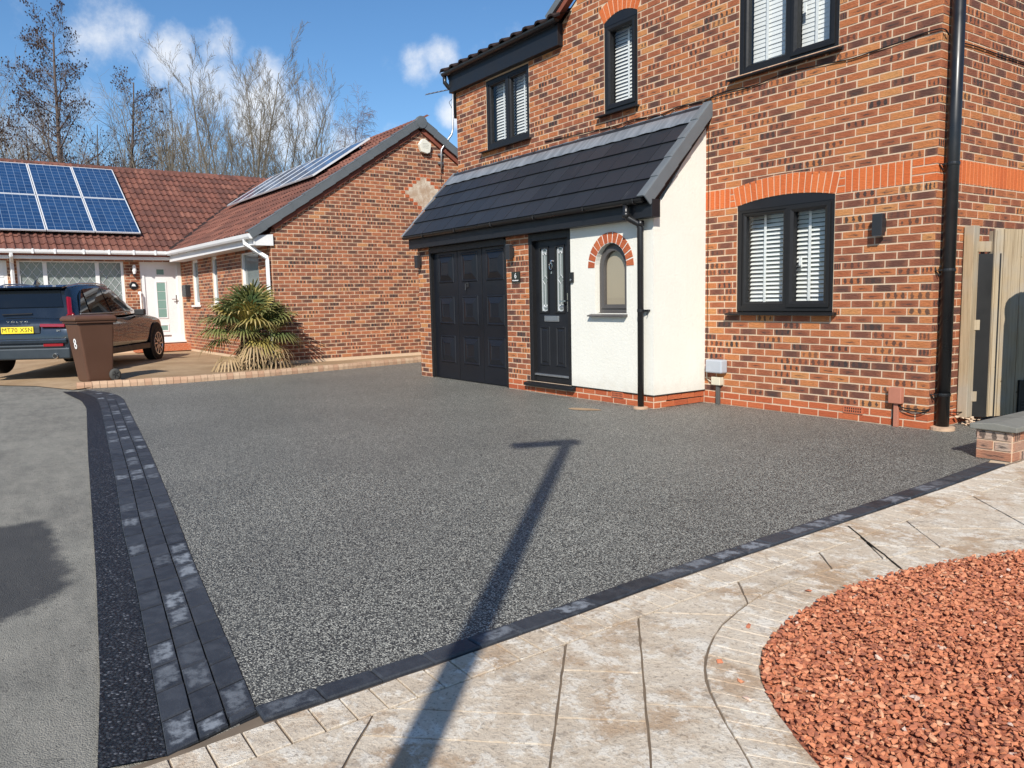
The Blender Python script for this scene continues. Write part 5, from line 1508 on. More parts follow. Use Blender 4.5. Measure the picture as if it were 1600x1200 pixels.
# roofs
T1 = math.tan(R(32.5)); P2 = R(33.5); T2 = math.tan(P2)
S1 = Vector((-math.cos(R(32.5)), 0, math.sin(R(32.5)))); S2 = Vector((0, math.cos(P2), math.sin(P2)))
def keep1(u, s):
    y = -5.6 + u; z = 2.62 + s * math.sin(R(32.5)); return y < (z - 2.62) / T2 - .35 + .10
def keep2(u, s):
    x = -10.95 + u; z = 2.62 + s * math.sin(P2); return x > -6.45 - (z - 2.62) / T1 - .02
tile_roof(bung, Vector((-6.41, -5.6, 2.60)), Vector((0, 1, 0)), S1, 9.2, 4.93, .335, .335, keep1, 260, 'tile_red', 2, .040)
tile_roof(bung, Vector((-10.95, -.39, 2.60)), Vector((1, 0, 0)), S2, 11.0, 4.42, .335, .335, keep2, 40, 'tile_red', 2, .040)
mb = MB()
mb.prism([Vector((-6.47, -6.3, 2.565)), Vector((-6.47, 0, 2.565)), Vector((-10.65, 3.9, 2.565 + 4.18 * T1)), Vector((-10.65, -6.3, 2.565 + 4.18 * T1))], (0, 0, -.05))
mb.prism([Vector((0.04, -.33, 2.59)), Vector((0.04, 3.35, 2.59 + 3.68 * T2)), Vector((-10.3, 3.35, 2.59 + 3.68 * T2)), Vector((-6.5, -.33, 2.59))], (0, 0, -.06))
mb.prism([Vector((0.04, 7.03, 2.59)), Vector((0.04, 3.35, 2.59 + 3.68 * T2)), Vector((-10.3, 3.35, 2.59 + 3.68 * T2)), Vector((-14, 7.03, 2.59))], (0, 0, -.06))
mb.prism([Vector((-14.8, -6.3, 2.565)), Vector((-14.8, 7, 2.565)), Vector((-10.65, 7, 5.22)), Vector((-10.65, -6.3, 5.22))], (0, 0, -.05))
mb.build('roof', 'soffit_red', bung, fix=True)
mb = MB()
vz = [2.66, 3.2, 3.8, 4.4, 4.95]
for za, zb in zip(vz, vz[1:]):
    A = Vector((-6.45 - (za - 2.62) / T1, (za - 2.62) / T2 - .35, za + .062)); B = Vector((-6.45 - (zb - 2.62) / T1, (zb - 2.62) / T2 - .35, zb + .062))
    sd2 = Vector((.055, .055, 0)); mb.hexa([A - sd2, B - sd2, B + sd2, A + sd2, A - sd2 + Vector((0, 0, .012)), B - sd2 + Vector((0, 0, .012)), B + sd2 + Vector((0, 0, .012)), A + sd2 + Vector((0, 0, .012))])
mb.build('valley_gutter', 'tile_dark', bung, fix=True)
def ridge_piece(a, b, r_, mat, dz=0):
    a = Vector(a); b = Vector(b); d = (b - a).normalized(); side = Vector((-d.y, d.x, 0)); n = 7; vs = []
    for q, k1 in ((a, 1.0), (b, .94)):
        for k_ in range(n + 1):
            an = PI * k_ / n; vs.append(q + side * (r_ * k1 * math.cos(an)) + Vector((0, 0, r_ * k1 * .85 * math.sin(an) + dz)))
    mb = MB(); mb.add(vs, [(k_, k_ + 1, n + 2 + k_, n + 1 + k_) for k_ in range(n)] + [tuple(range(n + 1))[::-1], tuple(range(n + 1, 2 * n + 2))])
    return mb.build('ridge_tile', mat, bung, fix=True)
for i in range(21): ridge_piece((-10.66, -5.9 + i * .45, 5.235 + .004 * (i % 2)), (-10.66, -5.9 + i * .45 + .47, 5.235 + .004 * (i % 2)), .125, 'tile_red_piece')
for i in range(23): ridge_piece((0.02 - i * .45, 3.35, 5.005), (0.02 - i * .45 - .47, 3.35, 5.005), .125, 'tile_red_piece')
mb = MB(); mb.lathe([(.13, -.05), (.135, .0), (.125, .03), (0.001, .035)], (.09, 3.35, 5.04), 'X', 20); mb.build('ridge_end_cap', 'verge_mid', bung)
for s, y_ in ((1, -.42), (-1, 7.12)):
    Sv = Vector((0, s * math.cos(P2), math.sin(P2))); Nv = Vector((0, -s * math.sin(P2), math.cos(P2)))
    for i in range(13):
        a = Vector((.06, y_, 2.585)) + Sv * (i * .342); mb = MB()
        mb.obox(a + Sv * .171 + Nv * .055 + Vector((-.035, 0, 0)), Vector((.085, 0, 0)), Sv * .173 + Nv * -.008, Nv * .012)
        mb.obox(a + Sv * .171 + Nv * -.015 + Vector((.036, 0, 0)), Vector((.014, 0, 0)), Sv * .173 + Nv * -.006, Nv * .082)
        mb.build('verge_cap', 'verge_mid', bung, bevel=.008)
    mb = MB(); a = Vector((.0, y_, 2.585)) + Sv * 2.42 + Nv * -.13; mb.obox(a, Vector((.050, 0, 0)), Sv * 1.95, Nv * .055); mb.build('verge_undercloak', 'soffit_red', bung)
mb = MB(); mb.box(-6.56, -.345, 2.395, .055, -.32, 2.60); mb.box(-6.56, -.32, 2.395, -.002, -.005, 2.42); mb.prism([(-.003, -.345, 2.385), (-.003, .035, 2.385), (-.003, .035, 2.60), (-.003, -.345, 2.56)], (.05, 0, 0)); mb.build('fascia', 'white_plastic', bung, fix=True)
mb = MB(); mb.box(-6.515, -6.2, 2.49, -6.49, -.346, 2.60); mb.box(-6.845, -6.2, 2.445, -6.516, -.321, 2.49); mb.build('fascia', 'white_plastic', bung)
def box_gutter(p0, p1, out, parent, r_=.062):
    a, b = Vector(p0), Vector(p1); o = Vector(out); pr = [(0, 0), (0, -.075), (.03, -.095), (.085, -.095), (.105, -.06), (.11, .0), (.095, .0), (.09, -.055), (.08, -.08), (.035, -.08), (.015, -.06), (.012, 0)]
    n = len(pr); mb = MB(); vs = [a + o * x + Vector((0, 0, z)) for x, z in pr] + [b + o * x + Vector((0, 0, z)) for x, z in pr]
    mb.add(vs, [(k_, (k_ + 1) % n, n + (k_ + 1) % n, n + k_) for k_ in range(n)] + [(0, 1, 2, 3, 4, 5), tuple(n + j for j in (5, 4, 3, 2, 1, 0))])
    return mb.build('gutter', 'white_plastic', parent, fix=True)
g1 = box_gutter((-6.489, -6.2, 2.655), (-6.489, -.45, 2.655), (1, 0, 0), bung)
g2 = box_gutter((-6.40, -.346, 2.645), (.10, -.346, 2.60), (0, -1, 0), bung)
for y_ in (-5.2, -4.3, -3.35, -2.9, -2.3, -1.75, -1.2, -.7):
    mb = MB(); mb.box(-6.475, y_ - .02, 2.551, -6.365, y_ + .02, 2.668); mb.build('gutter_bracket', 'white_plastic', bung, bevel=.006)
for i in range(9):
    x = -.5 - i * .72; mb = MB(); mb.prism([(x, -.347, 2.52), (x, -.347, 2.57), (x, -.44, 2.545)], (.03, 0, 0)); mb.build('gutter_bracket', 'white_plastic', bung, fix=True)
def square_pipe(path, w, name, parent, mat='white_plastic'):
    mb = MB(); mb.tube(path, w, 4); return mb.build(name, mat, parent, bevel=.006)
square_pipe([(-.28, -.41, 2.52), (-.28, -.41, 2.43), (-.03, -.075, 2.16), (-.03, -.075, 2.10), (-.03, -.075, .15)], .046, 'downpipe', bung)
square_pipe([(-6.43, -3.78, 2.57), (-6.43, -3.78, 2.50), (-6.78, -3.76, 2.36), (-6.78, -3.76, .15)], .046, 'downpipe', bung)
# windows and door of the bungalow
def pvc_window(face, a, b, c, d, lights, lead, rec=.03, mat='net_glass'):
    f = lambda u, z, dd: face.p(u, z, dd)
    def bx(mb, u0, u1, z0, z1, d0, d1): mb.hexa([f(u0, z0, d0), f(u1, z0, d0), f(u1, z0, d1), f(u0, z0, d1), f(u0, z1, d0), f(u1, z1, d0), f(u1, z1, d1), f(u0, z1, d1)])
    mb = MB(); w = .06
    bx(mb, a, a + w, c, d, -.09, -.02); bx(mb, b - w, b, c, d, -.09, -.02); bx(mb, a + w, b - w, c, c + w, -.09, -.02); bx(mb, a + w, b - w, d - w, d, -.09, -.02)
    for q in lights: bx(mb, q - .045, q + .045, c + w, d - w, -.088, -.022)
    wo_ = mb.build('window', 'white_plastic', bung, bevel=.004, fix=True)
    mb = MB(); bx(mb, a - .06, b + .06, c - .05, c - .003, -.02, .06); mb.build('sill', 'white_plastic', wo_, fix=True)
    ed = [a + w] + [x for q in lights for x in (q - .045, q + .045)] + [b - w]
    for i in range(0, len(ed), 2):
        x0, x1, z0, z1 = ed[i], ed[i + 1], c + w, d - w
        mb = MB(); mb.add([f(x0, z0, -.06), f(x1, z0, -.06), f(x1, z1, -.06), f(x0, z1, -.06)], [(0, 1, 2, 3)]); mb.build('pane', mat, wo_, fix=False)
        if lead:
            mb = MB(); st = .19; H_ = z1 - z0; W_ = x1 - x0
            for sg in (1, -1):
                k_ = -int(H_ / st) - 2
                while k_ * st < W_ + H_ + st:
                    # line x = x0 + k*st + sg*(z - z0)*.72
                    x_of = lambda z: x0 + k_ * st + sg * (z - z0) * .72 + (0 if sg > 0 else H_ * .36)
                    lo, hi = z0, z1
                    pts = []
                    n_ = 40
                    for t_ in range(n_ + 1):
                        z = z0 + H_ * t_ / n_
                        if x0 <= x_of(z) <= x1: pts.append((x_of(z), z))
                    if len(pts) > 2: mb.tube([f(pts[0][0], pts[0][1], -.055), f(pts[-1][0], pts[-1][1], -.055)], .0065, 4)
                    k_ += 1
            if mb.f: mb.build('lead_came', 'lead_cames', wo_)
    return wo_
pvc_window(FF, -3.66, -1.38, .95, 2.44, [-3.09, -1.97], True)
for w in WB[:2]: pvc_window(SF, *w, [], False)
pvc_window(SF, *WB[2], [], False)
mb = MB(); mb.hexa([FF.p(-6.2, .16, -.07), FF.p(-3.86, .16, -.07), FF.p(-3.86, .16, -.03), FF.p(-6.2, .16, -.03), FF.p(-6.2, 2.44, -.07), FF.p(-3.86, 2.44, -.07), FF.p(-3.86, 2.44, -.03), FF.p(-6.2, 2.44, -.03)]); gdn = mb.build('garage_door', 'white_plastic', bung, fix=True)
for i in range(5):
    mb = MB(); mb.hexa([FF.p(-6.1, .3 + i * .43, -.03), FF.p(-3.93, .3 + i * .43, -.03), FF.p(-3.93, .3 + i * .43, -.02), FF.p(-6.1, .3 + i * .43, -.02), FF.p(-6.1, .68 + i * .43, -.03), FF.p(-3.93, .68 + i * .43, -.03), FF.p(-3.93, .68 + i * .43, -.02), FF.p(-6.1, .68 + i * .43, -.02)]); mb.build('door_panel', 'white_plastic', gdn, bevel=.004, fix=True)
def fbx(mb, u0, u1, z0, z1, d0, d1): mb.hexa([FF.p(u0, z0, d0), FF.p(u1, z0, d0), FF.p(u1, z0, d1), FF.p(u0, z0, d1), FF.p(u0, z1, d0), FF.p(u1, z1, d0), FF.p(u1, z1, d1), FF.p(u0, z1, d1)])
mb = MB(); fbx(mb, -1.0, -.90, .36, 2.44, -.09, -.02); fbx(mb, -.116, -.016, .36, 2.44, -.09, -.02); fbx(mb, -.90, -.116, 2.36, 2.44, -.09, -.02); fbx(mb, -1.03, .07, .325, .37, -.06, .08)
nd = mb.build('front_door', 'white_plastic', bung, bevel=.005, fix=True)
mb = MB(); fbx(mb, -.90, -.116, .37, 2.36, -.085, -.045); mb.build('door_leaf', 'white_plastic', nd, fix=True)
for a, b, c, d in [(-.605, -.43, 2.09, 2.22)] + [(-.615, -.42, .99 + i * .2235, .99 + i * .2235 + .212) for i in range(4)] + [(-.61, -.415, .65, .775)]:
    mb = MB(); fbx(mb, a, b, c, d, -.046, -.040); mb.build('door_glass', 'frosted', nd, fix=True)
for a, b, c, d in [(-.635, -.40, 2.06, 2.25), (-.65, -.385, .955, 1.915), (-.64, -.385, .62, .805)]:
    mb = MB(); w = .03; fbx(mb, a, a + w, c, d, -.045, -.032); fbx(mb, b - w, b, c, d, -.045, -.032); fbx(mb, a + w, b - w, c, c + w, -.045, -.032); fbx(mb, a + w, b - w, d - w, d, -.045, -.032); mb.build('glazing_bead', 'white_plastic', nd, bevel=.004, fix=True)
mb = MB(); fbx(mb, -.613, -.344, .485, .525, -.045, -.036); mb.build('letter_plate', 'silver', nd, fix=True)
mb = MB(); fbx(mb, -.175, -.148, 1.33, 1.56, -.045, -.035); mb.tube([FF.p(-.16, 1.45, -.04), FF.p(-.16, 1.45, .02), FF.p(-.28, 1.45, .02)], .012, 6); mb.build('handle', 'silver', nd, fix=True)
mb = MB(); mb.box(-6.80, -1.3, .13, -6.35, .0, .30); mb.build('door_step', 'brick_red_piece', bung)
# small fittings on the bungalow
def bthing(name, label, cat, loc, group=None):
    w = TB @ Vector(loc); return thing(name, label, cat, w, PSI, group)
t = bthing('house_sign', 'round black sign on the brick beside the white front door', 'sign', (-6.84, -1.18, 1.81))
mb = MB(); mb.lathe([(.10, 0), (.10, .02), (.09, .025)], (0, 0, 0), 'X', 20); mb.build('disc', 'black_gloss', t)
mb = MB(); mb.add([(.026, -.05, -.015), (.026, .05, -.02), (.026, .03, .035), (.026, -.02, .045)], [(0, 1, 2, 3)]); mb.build('emblem', 'print_white', t)
t = bthing('porch_lantern', 'small white lantern high on the brick beside the white front door', 'lantern', (-6.84, -1.15, 2.2))
mb = MB(); mb.lathe([(.03, -.10), (.05, -.02), (.04, .10), (.015, .13)], (.09, 0, 0), 'Z', 10); mb.build('lantern_glass', 'print_white', t); mb = MB(); mb.box(0, -.02, -.16, .09, .02, -.10); mb.build('bracket', 'lamp_black', t)
t = bthing('grab_rail', 'white grab rail beside the white front door', 'rail', (-6.84, -1.045, 1.0))
mb = MB(); mb.tube([(0, 0, 0), (.07, 0, 0), (.07, 0, .62), (0, 0, .62)], .02, 8); mb.build('bar', 'print_white', t)
for z in (0, .62):
    mb = MB(); mb.lathe([(.045, 0), (.045, .02)], (0, 0, z), 'X', 12); mb.build('rose', 'print_white', t)
t = bthing('letter_box', 'grey wall box on the brick to the right of the white front door', 'letter box', (-6.2, -.008, 1.5))
mb = MB(); mb.box(-.18, -.12, 0, .16, 0, .30); mb.build('case', 'lamp_black', t, bevel=.006); mb = MB(); mb.box(-.186, -.125, .02, -.1805, -.01, .28); mb.build('flap', 'galv', t)
t = bthing('alarm_box', 'cream hexagonal burglar alarm box high on the gable wall', 'alarm', (.012, 3.43, 4.55))
hx = [(0, .155), (.15, .06), (.115, -.12), (.04, -.15), (-.10, -.12), (-.155, .03), (-.075, .145)]
mb = MB(); mb.prism([(0, a, b) for a, b in hx], (.085, 0, 0)); mb.build('case', 'alarm_cream', t, bevel=.012, fix=True)
mb = MB(); rp = random.Random(6)
for r_ in range(4):
    y_ = -.07
    while y_ < .06:
        w = rp.uniform(.012, .03); mb.box(.0853, y_, .05 - r_ * .03, .0862, y_ + w, .05 - r_ * .03 + .010); y_ += w + .008
mb.build('printing', 'print_grey', t)
t = bthing('tv_aerial', 'television aerial on a cranked pole fixed to the gable wall', 'aerial', (.012, 3.83, 4.1))
mb = MB(); mb.tube([(.05, 0, 0), (.05, .01, .42), (.07, .10, .55), (.09, .26, .76), (.10, .29, .88), (.10, .33, 2.14)], .022, 8); mb.build('pole', 'wire_metal', t, True)
mb = MB(); mb.box(0, -.06, .30, .04, .06, .34); mb.box(0, -.06, .12, .04, .06, .16); mb.build('wall_bracket', 'galv', t)
mb = MB(); mb.tube([(.10, .42, 1.76), (.10, -.36, 1.52)], .014, 6); bo = mb.build('boom', 'wire_metal', t)
for i in range(8):
    q = Vector((.10, .38 - i * .10, 1.75 - i * .031)); mb = MB(); mb.tube([q - Vector((.10, 0, 0)), q + Vector((.10, 0, .0))], .006, 5); mb.build('element', 'wire_metal', bo)
mb = MB(); mb.tube([(.10, .33, 1.55), (.04, .25, 1.45), (.05, .33, 1.30), (.10, .315, 1.0), (.10, .29, .86), (.06, .03, .45), (.03, -.02, -.25)], .006, 5); mb.build('coaxial_lead', 'cable_black', t)

def panel(Lo, U, S, w, l, label, group):
    """photovoltaic panel; Lo = lower corner in the bungalow frame"""
    N = U.cross(S).normalized()
    if N.z < 0: N = -N
    Mx = TB @ frame_matrix(U, S, N, Lo)
    t = thing('solar_panel', label, 'solar panel', Mx.translation, 0, group); t.rotation_euler = Mx.to_euler()
    mb = MB(); b_ = .021
    mb.box(0, 0, -.02, b_, l, .018); mb.box(w - b_, 0, -.02, w, l, .018); mb.box(b_, 0, -.02, w - b_, b_, .018); mb.box(b_, l - b_, -.02, w - b_, l, .018); mb.build('frame', 'panel_frame', t)
    mb = MB(); mb.add([(b_, b_, .012), (w - b_, b_, .012), (w - b_, l - b_, .012), (b_, l - b_, .012)], [(0, 1, 2, 3)], [[(0, 0), (1, 0), (1, 1), (0, 1)]]); mb.build('cells', 'pv_cells', t)
    mb = MB(); mb.add([(b_, b_, -.015), (b_, l - b_, -.015), (w - b_, l - b_, -.015), (w - b_, b_, -.015)], [(0, 1, 2, 3)]); mb.build('back_sheet', 'black_frame', t)
    mb = MB(); mb.box(0.05, l * .2, -.09, .09, l * .2 + .04, -.02); mb.box(w - .09, l * .8, -.09, w - .05, l * .8 + .04, -.02); mb.build('mount', 'galv', t)
N1 = Vector((math.sin(R(32.5)), 0, math.cos(R(32.5)))); N2 = Vector((0, -math.sin(P2), math.cos(P2)))
cn = ['nearest the valley', 'second from the valley', 'third from the valley', 'fourth from the valley']
for r_ in range(2):
    for c_ in range(4):
        lo = Vector((-7.06 - r_ * 1.60, -.885 - (c_ + 1) * 1.045 + .01, 0)); lo.z = 2.62 + (-6.45 - lo.x) * T1; lo = lo + N1 * .15
        panel(lo, Vector((0, 1, 0)), S1, 1.025, 1.875, '%s blue solar panel on the roof facing the drive, %s' % (('lower', 'upper')[r_], cn[c_]), 'solar panels on the roof above the white garage front')
for c_ in range(6):
    lo = Vector((-1.36 - (c_ + 1) * 1.03, 1.56, 0)); lo.z = 2.62 + (lo.y + .35) * T2; lo = lo + N2 * .14
    panel(lo, Vector((1, 0, 0)), S2, 1.01, 1.66, 'solar panel in the row on the gabled wing, number %s counted from the gable' % ['one', 'two', 'three', 'four', 'five', 'six'][c_], 'solar panels in a row on the gabled wing')

# ------------------------------------------------------------------ parked car
car = thing('parked_car', 'dark blue sport utility car with a yellow rear number plate on the neighbouring drive', 'car', (-13.1, -6.0, .105), R(150))
ST = [(-.95, .70, .62), (-.93, .84, .80), (-.86, .905, .98), (-.6, .94, 1.03), (0, .953, 1.03), (.7, .955, 1.02), (1.5, .955, 1.015), (2.2, .95, 1.04), (2.7, .94, 1.01), (3.2, .915, .95), (3.5, .86, .88), (3.66, .74, .78)]
sec = []
for x, hw, zt in ST:
    zb = .30 if -.8 < x < 3.4 else .34
    half = [(hw * .84, zb), (hw * .965, zb + .07), (hw * .995, min(.52, zt - .10)), (hw, min(.72, zt - .06)), (hw * .985, min(.88, zt - .03)), (hw * .94, zt), (hw * .55, zt + .035), (0, zt + .045)]
    sec.append([(x, y_, z) for y_, z in half] + [(x, -y_, z) for y_, z in half[-2::-1]])
mb = MB(); n = len(sec[0]); vs = [p_ for s in sec for p_ in s]
fs = [(i * n + k_, i * n + k_ + 1, (i + 1) * n + k_ + 1, (i + 1) * n + k_) for i in range(len(sec) - 1) for k_ in range(n - 1)] + [tuple(range(n))[::-1], tuple((len(sec) - 1) * n + k_ for k_ in range(n))] + [((i + 1) * n, (i + 1) * n + n - 1, i * n + n - 1, i * n) for i in range(len(sec) - 1)]
mb.add(vs, fs); body = mb.build('body', 'car_paint', car, True, fix=True)
sm_ = body.modifiers.new('sub', 'SUBSURF'); sm_.levels = 2; sm_.render_levels = 2
Bp = [(-.80, 1.00), (-.2, 1.01), (.6, 1.01), (1.4, 1.02), (2.28, 1.05)]; Tp = [(-.40, 1.54), (-.05, 1.60), (.6, 1.625), (1.1, 1.605), (1.42, 1.555)]
YB = [.86, .895, .905, .90, .80]; YT = [.62, .66, .675, .66, .60]
vs = []
for i in range(5): vs += [(Bp[i][0], YB[i], Bp[i][1]), (Tp[i][0], YT[i], Tp[i][1]), (Tp[i][0], -YT[i], Tp[i][1]), (Bp[i][0], -YB[i], Bp[i][1])]
fs = []
for i in range(4):
    a = i * 4; b = a + 4; fs += [(a, b, b + 1, a + 1), (a + 1, b + 1, b + 2, a + 2), (a + 2, b + 2, b + 3, a + 3)]
fs += [(0, 1, 2, 3), (19, 18, 17, 16)]
mb = MB(); mb.add(vs, fs); cab = mb.build('cabin', 'car_paint', car, True, bevel=.08, seg=4, fix=True)
def side_pt(t, v, s, off=.012):
    i = min(int(t), 3); f_ = t - i
    b = Vector((Bp[i][0], YB[i], Bp[i][1])).lerp(Vector((Bp[i + 1][0], YB[i + 1], Bp[i + 1][1])), f_); tt = Vector((Tp[i][0], YT[i], Tp[i][1])).lerp(Vector((Tp[i + 1][0], YT[i + 1], Tp[i + 1][1])), f_)
    p_ = b.lerp(tt, v) + Vector((0, off, off * .45)); return Vector((p_.x, p_.y * s, p_.z))
for s in (-1, 1):
    for nm, ta, tb, q in (('quarter_window', .42, .98, [(0, .14), (1, .12), (1, .84), (.45, .70)]), ('rear_door_window', 1.05, 2.12, [(0, .12), (1, .11), (1, .88), (0, .85)]), ('front_door_window', 2.19, 3.62, [(0, .11), (.35, .11), (1, .12), (.30, .82), (0, .88)])):
        pts = [side_pt(ta + (tb - ta) * u, v, s) for u, v in q]; mb = MB(); mb.add(pts, [tuple(range(len(pts)))]); mb.build(nm, 'car_glass', car)
    mb = MB(); mb.tube([side_pt(.40, .10, s, .018), side_pt(1.5, .085, s, .018), side_pt(2.6, .085, s, .018), side_pt(3.6, .09, s, .018)], .010, 5); mb.build('window_trim', 'silver', car)
    mb = MB(); mb.tube([Vector((-.40, s * .60, 1.565)), Vector((0, s * .64, 1.625)), Vector((.6, s * .65, 1.64)), Vector((1.1, s * .63, 1.615)), Vector((1.3, s * .60, 1.575))], .012, 6); mb.build('roof_rail', 'silver', car)
rp_ = lambda u, v, o=.012: (Vector((-.80, .86, 1.00)).lerp(Vector((-.40, .62, 1.54)), v) * 1).lerp(Vector((-.80, -.86, 1.00)).lerp(Vector((-.40, -.62, 1.54)), v), u) + Vector((-o, 0, o * .55))
mb = MB(); mb.add([rp_(.08, .36), rp_(.92, .36), rp_(.90, .90), rp_(.10, .90)], [(0, 1, 2, 3)]); mb.build('rear_window', 'car_glass', car)
mb = MB(); mb.prism([(-.53, -.58, 1.555), (-.30, -.58, 1.595), (-.30, -.58, 1.555), (-.49, -.58, 1.525)], (0, 1.2, 0)); mb.build('spoiler', 'car_paint', car, bevel=.01, fix=True)
ws = [Vector((2.28, .74, 1.06)), Vector((2.28, -.74, 1.06)), Vector((1.44, -.57, 1.545)), Vector((1.44, .57, 1.545))]
mb = MB(); mb.add([p_ + Vector((.016, 0, .02)) for p_ in ws], [(0, 1, 2, 3)]); mb.build('windscreen', 'car_glass', car)
mb = MB(); mb.prism([(-.28, -.02, 1.60), (-.08, -.02, 1.612), (-.22, -.02, 1.69)], (0, .04, 0)); mb.build('aerial_fin', 'car_paint', car, bevel=.008, fix=True)
mb = MB(); mb.tube([rp_(.30, .13, .02), rp_(.60, .15, .02)], .012, 5); mb.build('wiper', 'car_trim', car)
for s in (-1, 1):
    mb = MB()
    def seg(a, b, w, nrm):
        a = Vector(a); b = Vector(b); d = (b - a); nrm = Vector(nrm).normalized(); sd = d.cross(nrm).normalized() * w; mb.obox((a + b) / 2, d / 2, sd, nrm * .03)
    seg((-.815, s * .82, 1.00), (-.54, s * .69, 1.37), .036, (-.7, s * .7, .2)); seg((-.85, s * .85, 1.03), (-.70, s * .93, .92), .055, (-.7, s * .8, .2)); seg((-.84, s * .83, 1.08), (-.80, s * .86, .88), .06, (-.8, s * .6, .1))
    mb.build('tail_light', 'red_lens', car, bevel=.012)
    mb = MB(); seg((-.935, s * .78, .875), (-.955, s * .38, .885), .028, (-1, 0, .1)); mb.build('tail_light_bar', 'red_lens', car, bevel=.008)
    mb = MB(); seg((-.955, s * .74, .545), (-.965, s * .42, .545), .022, (-1, 0, 0)); mb.build('reflector', 'red_lens', car)
    mb = MB(); mb.obox((1.86, s * 1.0, 1.06), (.06, 0, 0), (0, .10, 0), (0, 0, .065)); mb.obox((1.95, s * .93, 1.02), (.03, 0, 0), (0, .06, 0), (0, 0, .02)); mb.build('mirror', 'car_trim', car, bevel=.025, seg=3)
mb = MB(); mb.box(-.975, -.80, .56, -.90, .80, .66); mb.build('bumper', 'car_paint', car, bevel=.03, seg=3)
mb = MB(); mb.box(-.97, -.84, .30, -.80, .84, .50); mb.build('bumper_skirt', 'car_grey', car, bevel=.03, seg=3)
mb = MB(); mb.box(-.985, -.70, .515, -.93, .70, .545); mb.build('bumper_strip', 'car_grey', car, bevel=.008)
mb = MB(); mb.lathe([(.042, -.02), (.05, .0), (.05, .05), (.038, .055)], (-.985, -.60, .355), 'X', 16); mb.build('exhaust', 'chrome', car)
mb = MB(); mb.lathe([(.036, -.005), (.036, .0)], (-1.006, -.60, .355), 'X', 14); mb.build('exhaust_bore', 'plate_black', car)
mb = MB(); mb.prism([(-.915, -.36, .70), (-.955, -.36, .76), (-.955, -.36, .87), (-.93, -.36, .89)], (0, .72, 0)); mb.build('plate_recess', 'car_grey', car, bevel=.01, fix=True)
mb = MB(); mb.box(-.975, -.265, .755, -.962, .265, .868); pl = mb.build('number_plate', 'plate_yellow', car, bevel=.004)
text_mesh('plate_lettering', 'MT70 XSN', .105, 'plate_black', pl, frame_matrix((0, -1, 0), (0, 0, 1), (-1, 0, 0), (-.976, 0, .811)), .0008, space=1.06)
text_mesh('tailgate_lettering', 'V O L V O', .036, 'chrome', car, frame_matrix((0, -2.2, 0), (0, 0, 1), (-1, 0, 0), (-.945, 0, .955)), .004)
text_mesh('tailgate_badge', 'B4', .05, 'chrome', car, frame_matrix((0, -1, 0), (0, 0, 1), (-1, 0, 0), (-.95, -.66, .79)), .004)
for s in (-1, 1):
    mb = MB(); mb.box(.45, s * .945 - .02, .28, 2.42, s * .945 + .02, .40); mb.build('sill_cladding', 'car_trim', car, bevel=.015)
    for xw in (0, 2.87):
        w = bpy.data.objects.new('wheel', None)
        mb = MB(); mb.lathe([(.21, -.01), (.425, -.01), (.425, .012), (.385, .016)], (0, 0, 0), 'Y', 32)
        if s < 0: mb.v = [(a, -b, c) for a, b, c in mb.v]
        o = mb.build('wheel_arch', 'rubber', car); o.location = (xw, s * .945, .40)
        mb = MB(); mb.lathe([(.24, -.115), (.34, -.118), (.36, -.09), (.362, .0), (.36, .09), (.34, .118), (.25, .115)], (0, 0, 0), 'Y', 36)
        o = mb.build('wheel', 'rubber', car, True); o.location = (xw, s * .855, .36)
        mb = MB(); mb.lathe([(.235, -.02), (.25, .0), (.25, .012), (.228, .012), (.215, -.035), (.05, -.02), (.045, .0)], (0, 0, 0), 'Y', 36)
        for k_ in range(10):
            a = 2 * PI * k_ / 10; d = Vector((math.cos(a), 0, math.sin(a))); sd = Vector((-math.sin(a), 0, math.cos(a)))
            mb.obox(d * .135 + Vector((0, .0, 0)), d * .095, sd * .016, Vector((0, .012, 0)))
        if s < 0: mb.v = [(a, -b, c) for a, b, c in mb.v]
        r_o = mb.build('rim', 'alloy', o, fix=True); r_o.location = (0, s * .112, 0)
        mb = MB(); mb.lathe([(.215, -.004), (.215, .0)], (0, 0, 0), 'Y', 30); d_o = mb.build('brake_shadow', 'car_trim', o); d_o.location = (0, s * .085, 0)
        bpy.data.objects.remove(w)

# ------------------------------------------------------------------ wheelie bin
bn = thing('wheelie_bin', 'brown two-wheeled bin with a white number standing beside the kerb', 'bin', (-10.74, -5.53, .075), R(-75))
bn.scale = (.88, .95, 1.0)
def loft_rect(mb, rows):
    vs = []
    for x0, x1, y_, z in rows: vs += [(x0, -y_, z), (x1, -y_, z), (x1, y_, z), (x0, y_, z)]
    fs = [(i * 4 + k_, i * 4 + (k_ + 1) % 4, i * 4 + 4 + (k_ + 1) % 4, i * 4 + 4 + k_) for i in range(len(rows) - 1) for k_ in range(4)] + [(3, 2, 1, 0), tuple(len(rows) * 4 - 4 + k_ for k_ in range(4))]
    mb.add(vs, fs)
mb = MB(); loft_rect(mb, [(-.22, .20, .215, .0), (-.235, .215, .225, .06), (-.285, .335, .275, .90), (-.29, .345, .28, .96)]); bb = mb.build('tub', 'bin_brown', bn, bevel=.03, seg=3)
mb = MB(); loft_rect(mb, [(-.315, .375, .305, .955), (-.315, .375, .305, .99)]); mb.build('rim', 'bin_brown', bn, bevel=.012)
mb = MB(); loft_rect(mb, [(-.33, .405, .315, .992), (-.335, .415, .32, 1.035), (-.31, .375, .285, 1.072), (-.24, .28, .20, 1.09)]); mb.build('lid', 'bin_brown', bn, bevel=.014, seg=3)
mb = MB(); mb.tube([(-.30, -.20, .97), (-.37, -.20, .985), (-.37, .20, .985), (-.30, .20, .97)], .018, 8); mb.build('handle', 'bin_brown', bn, True)
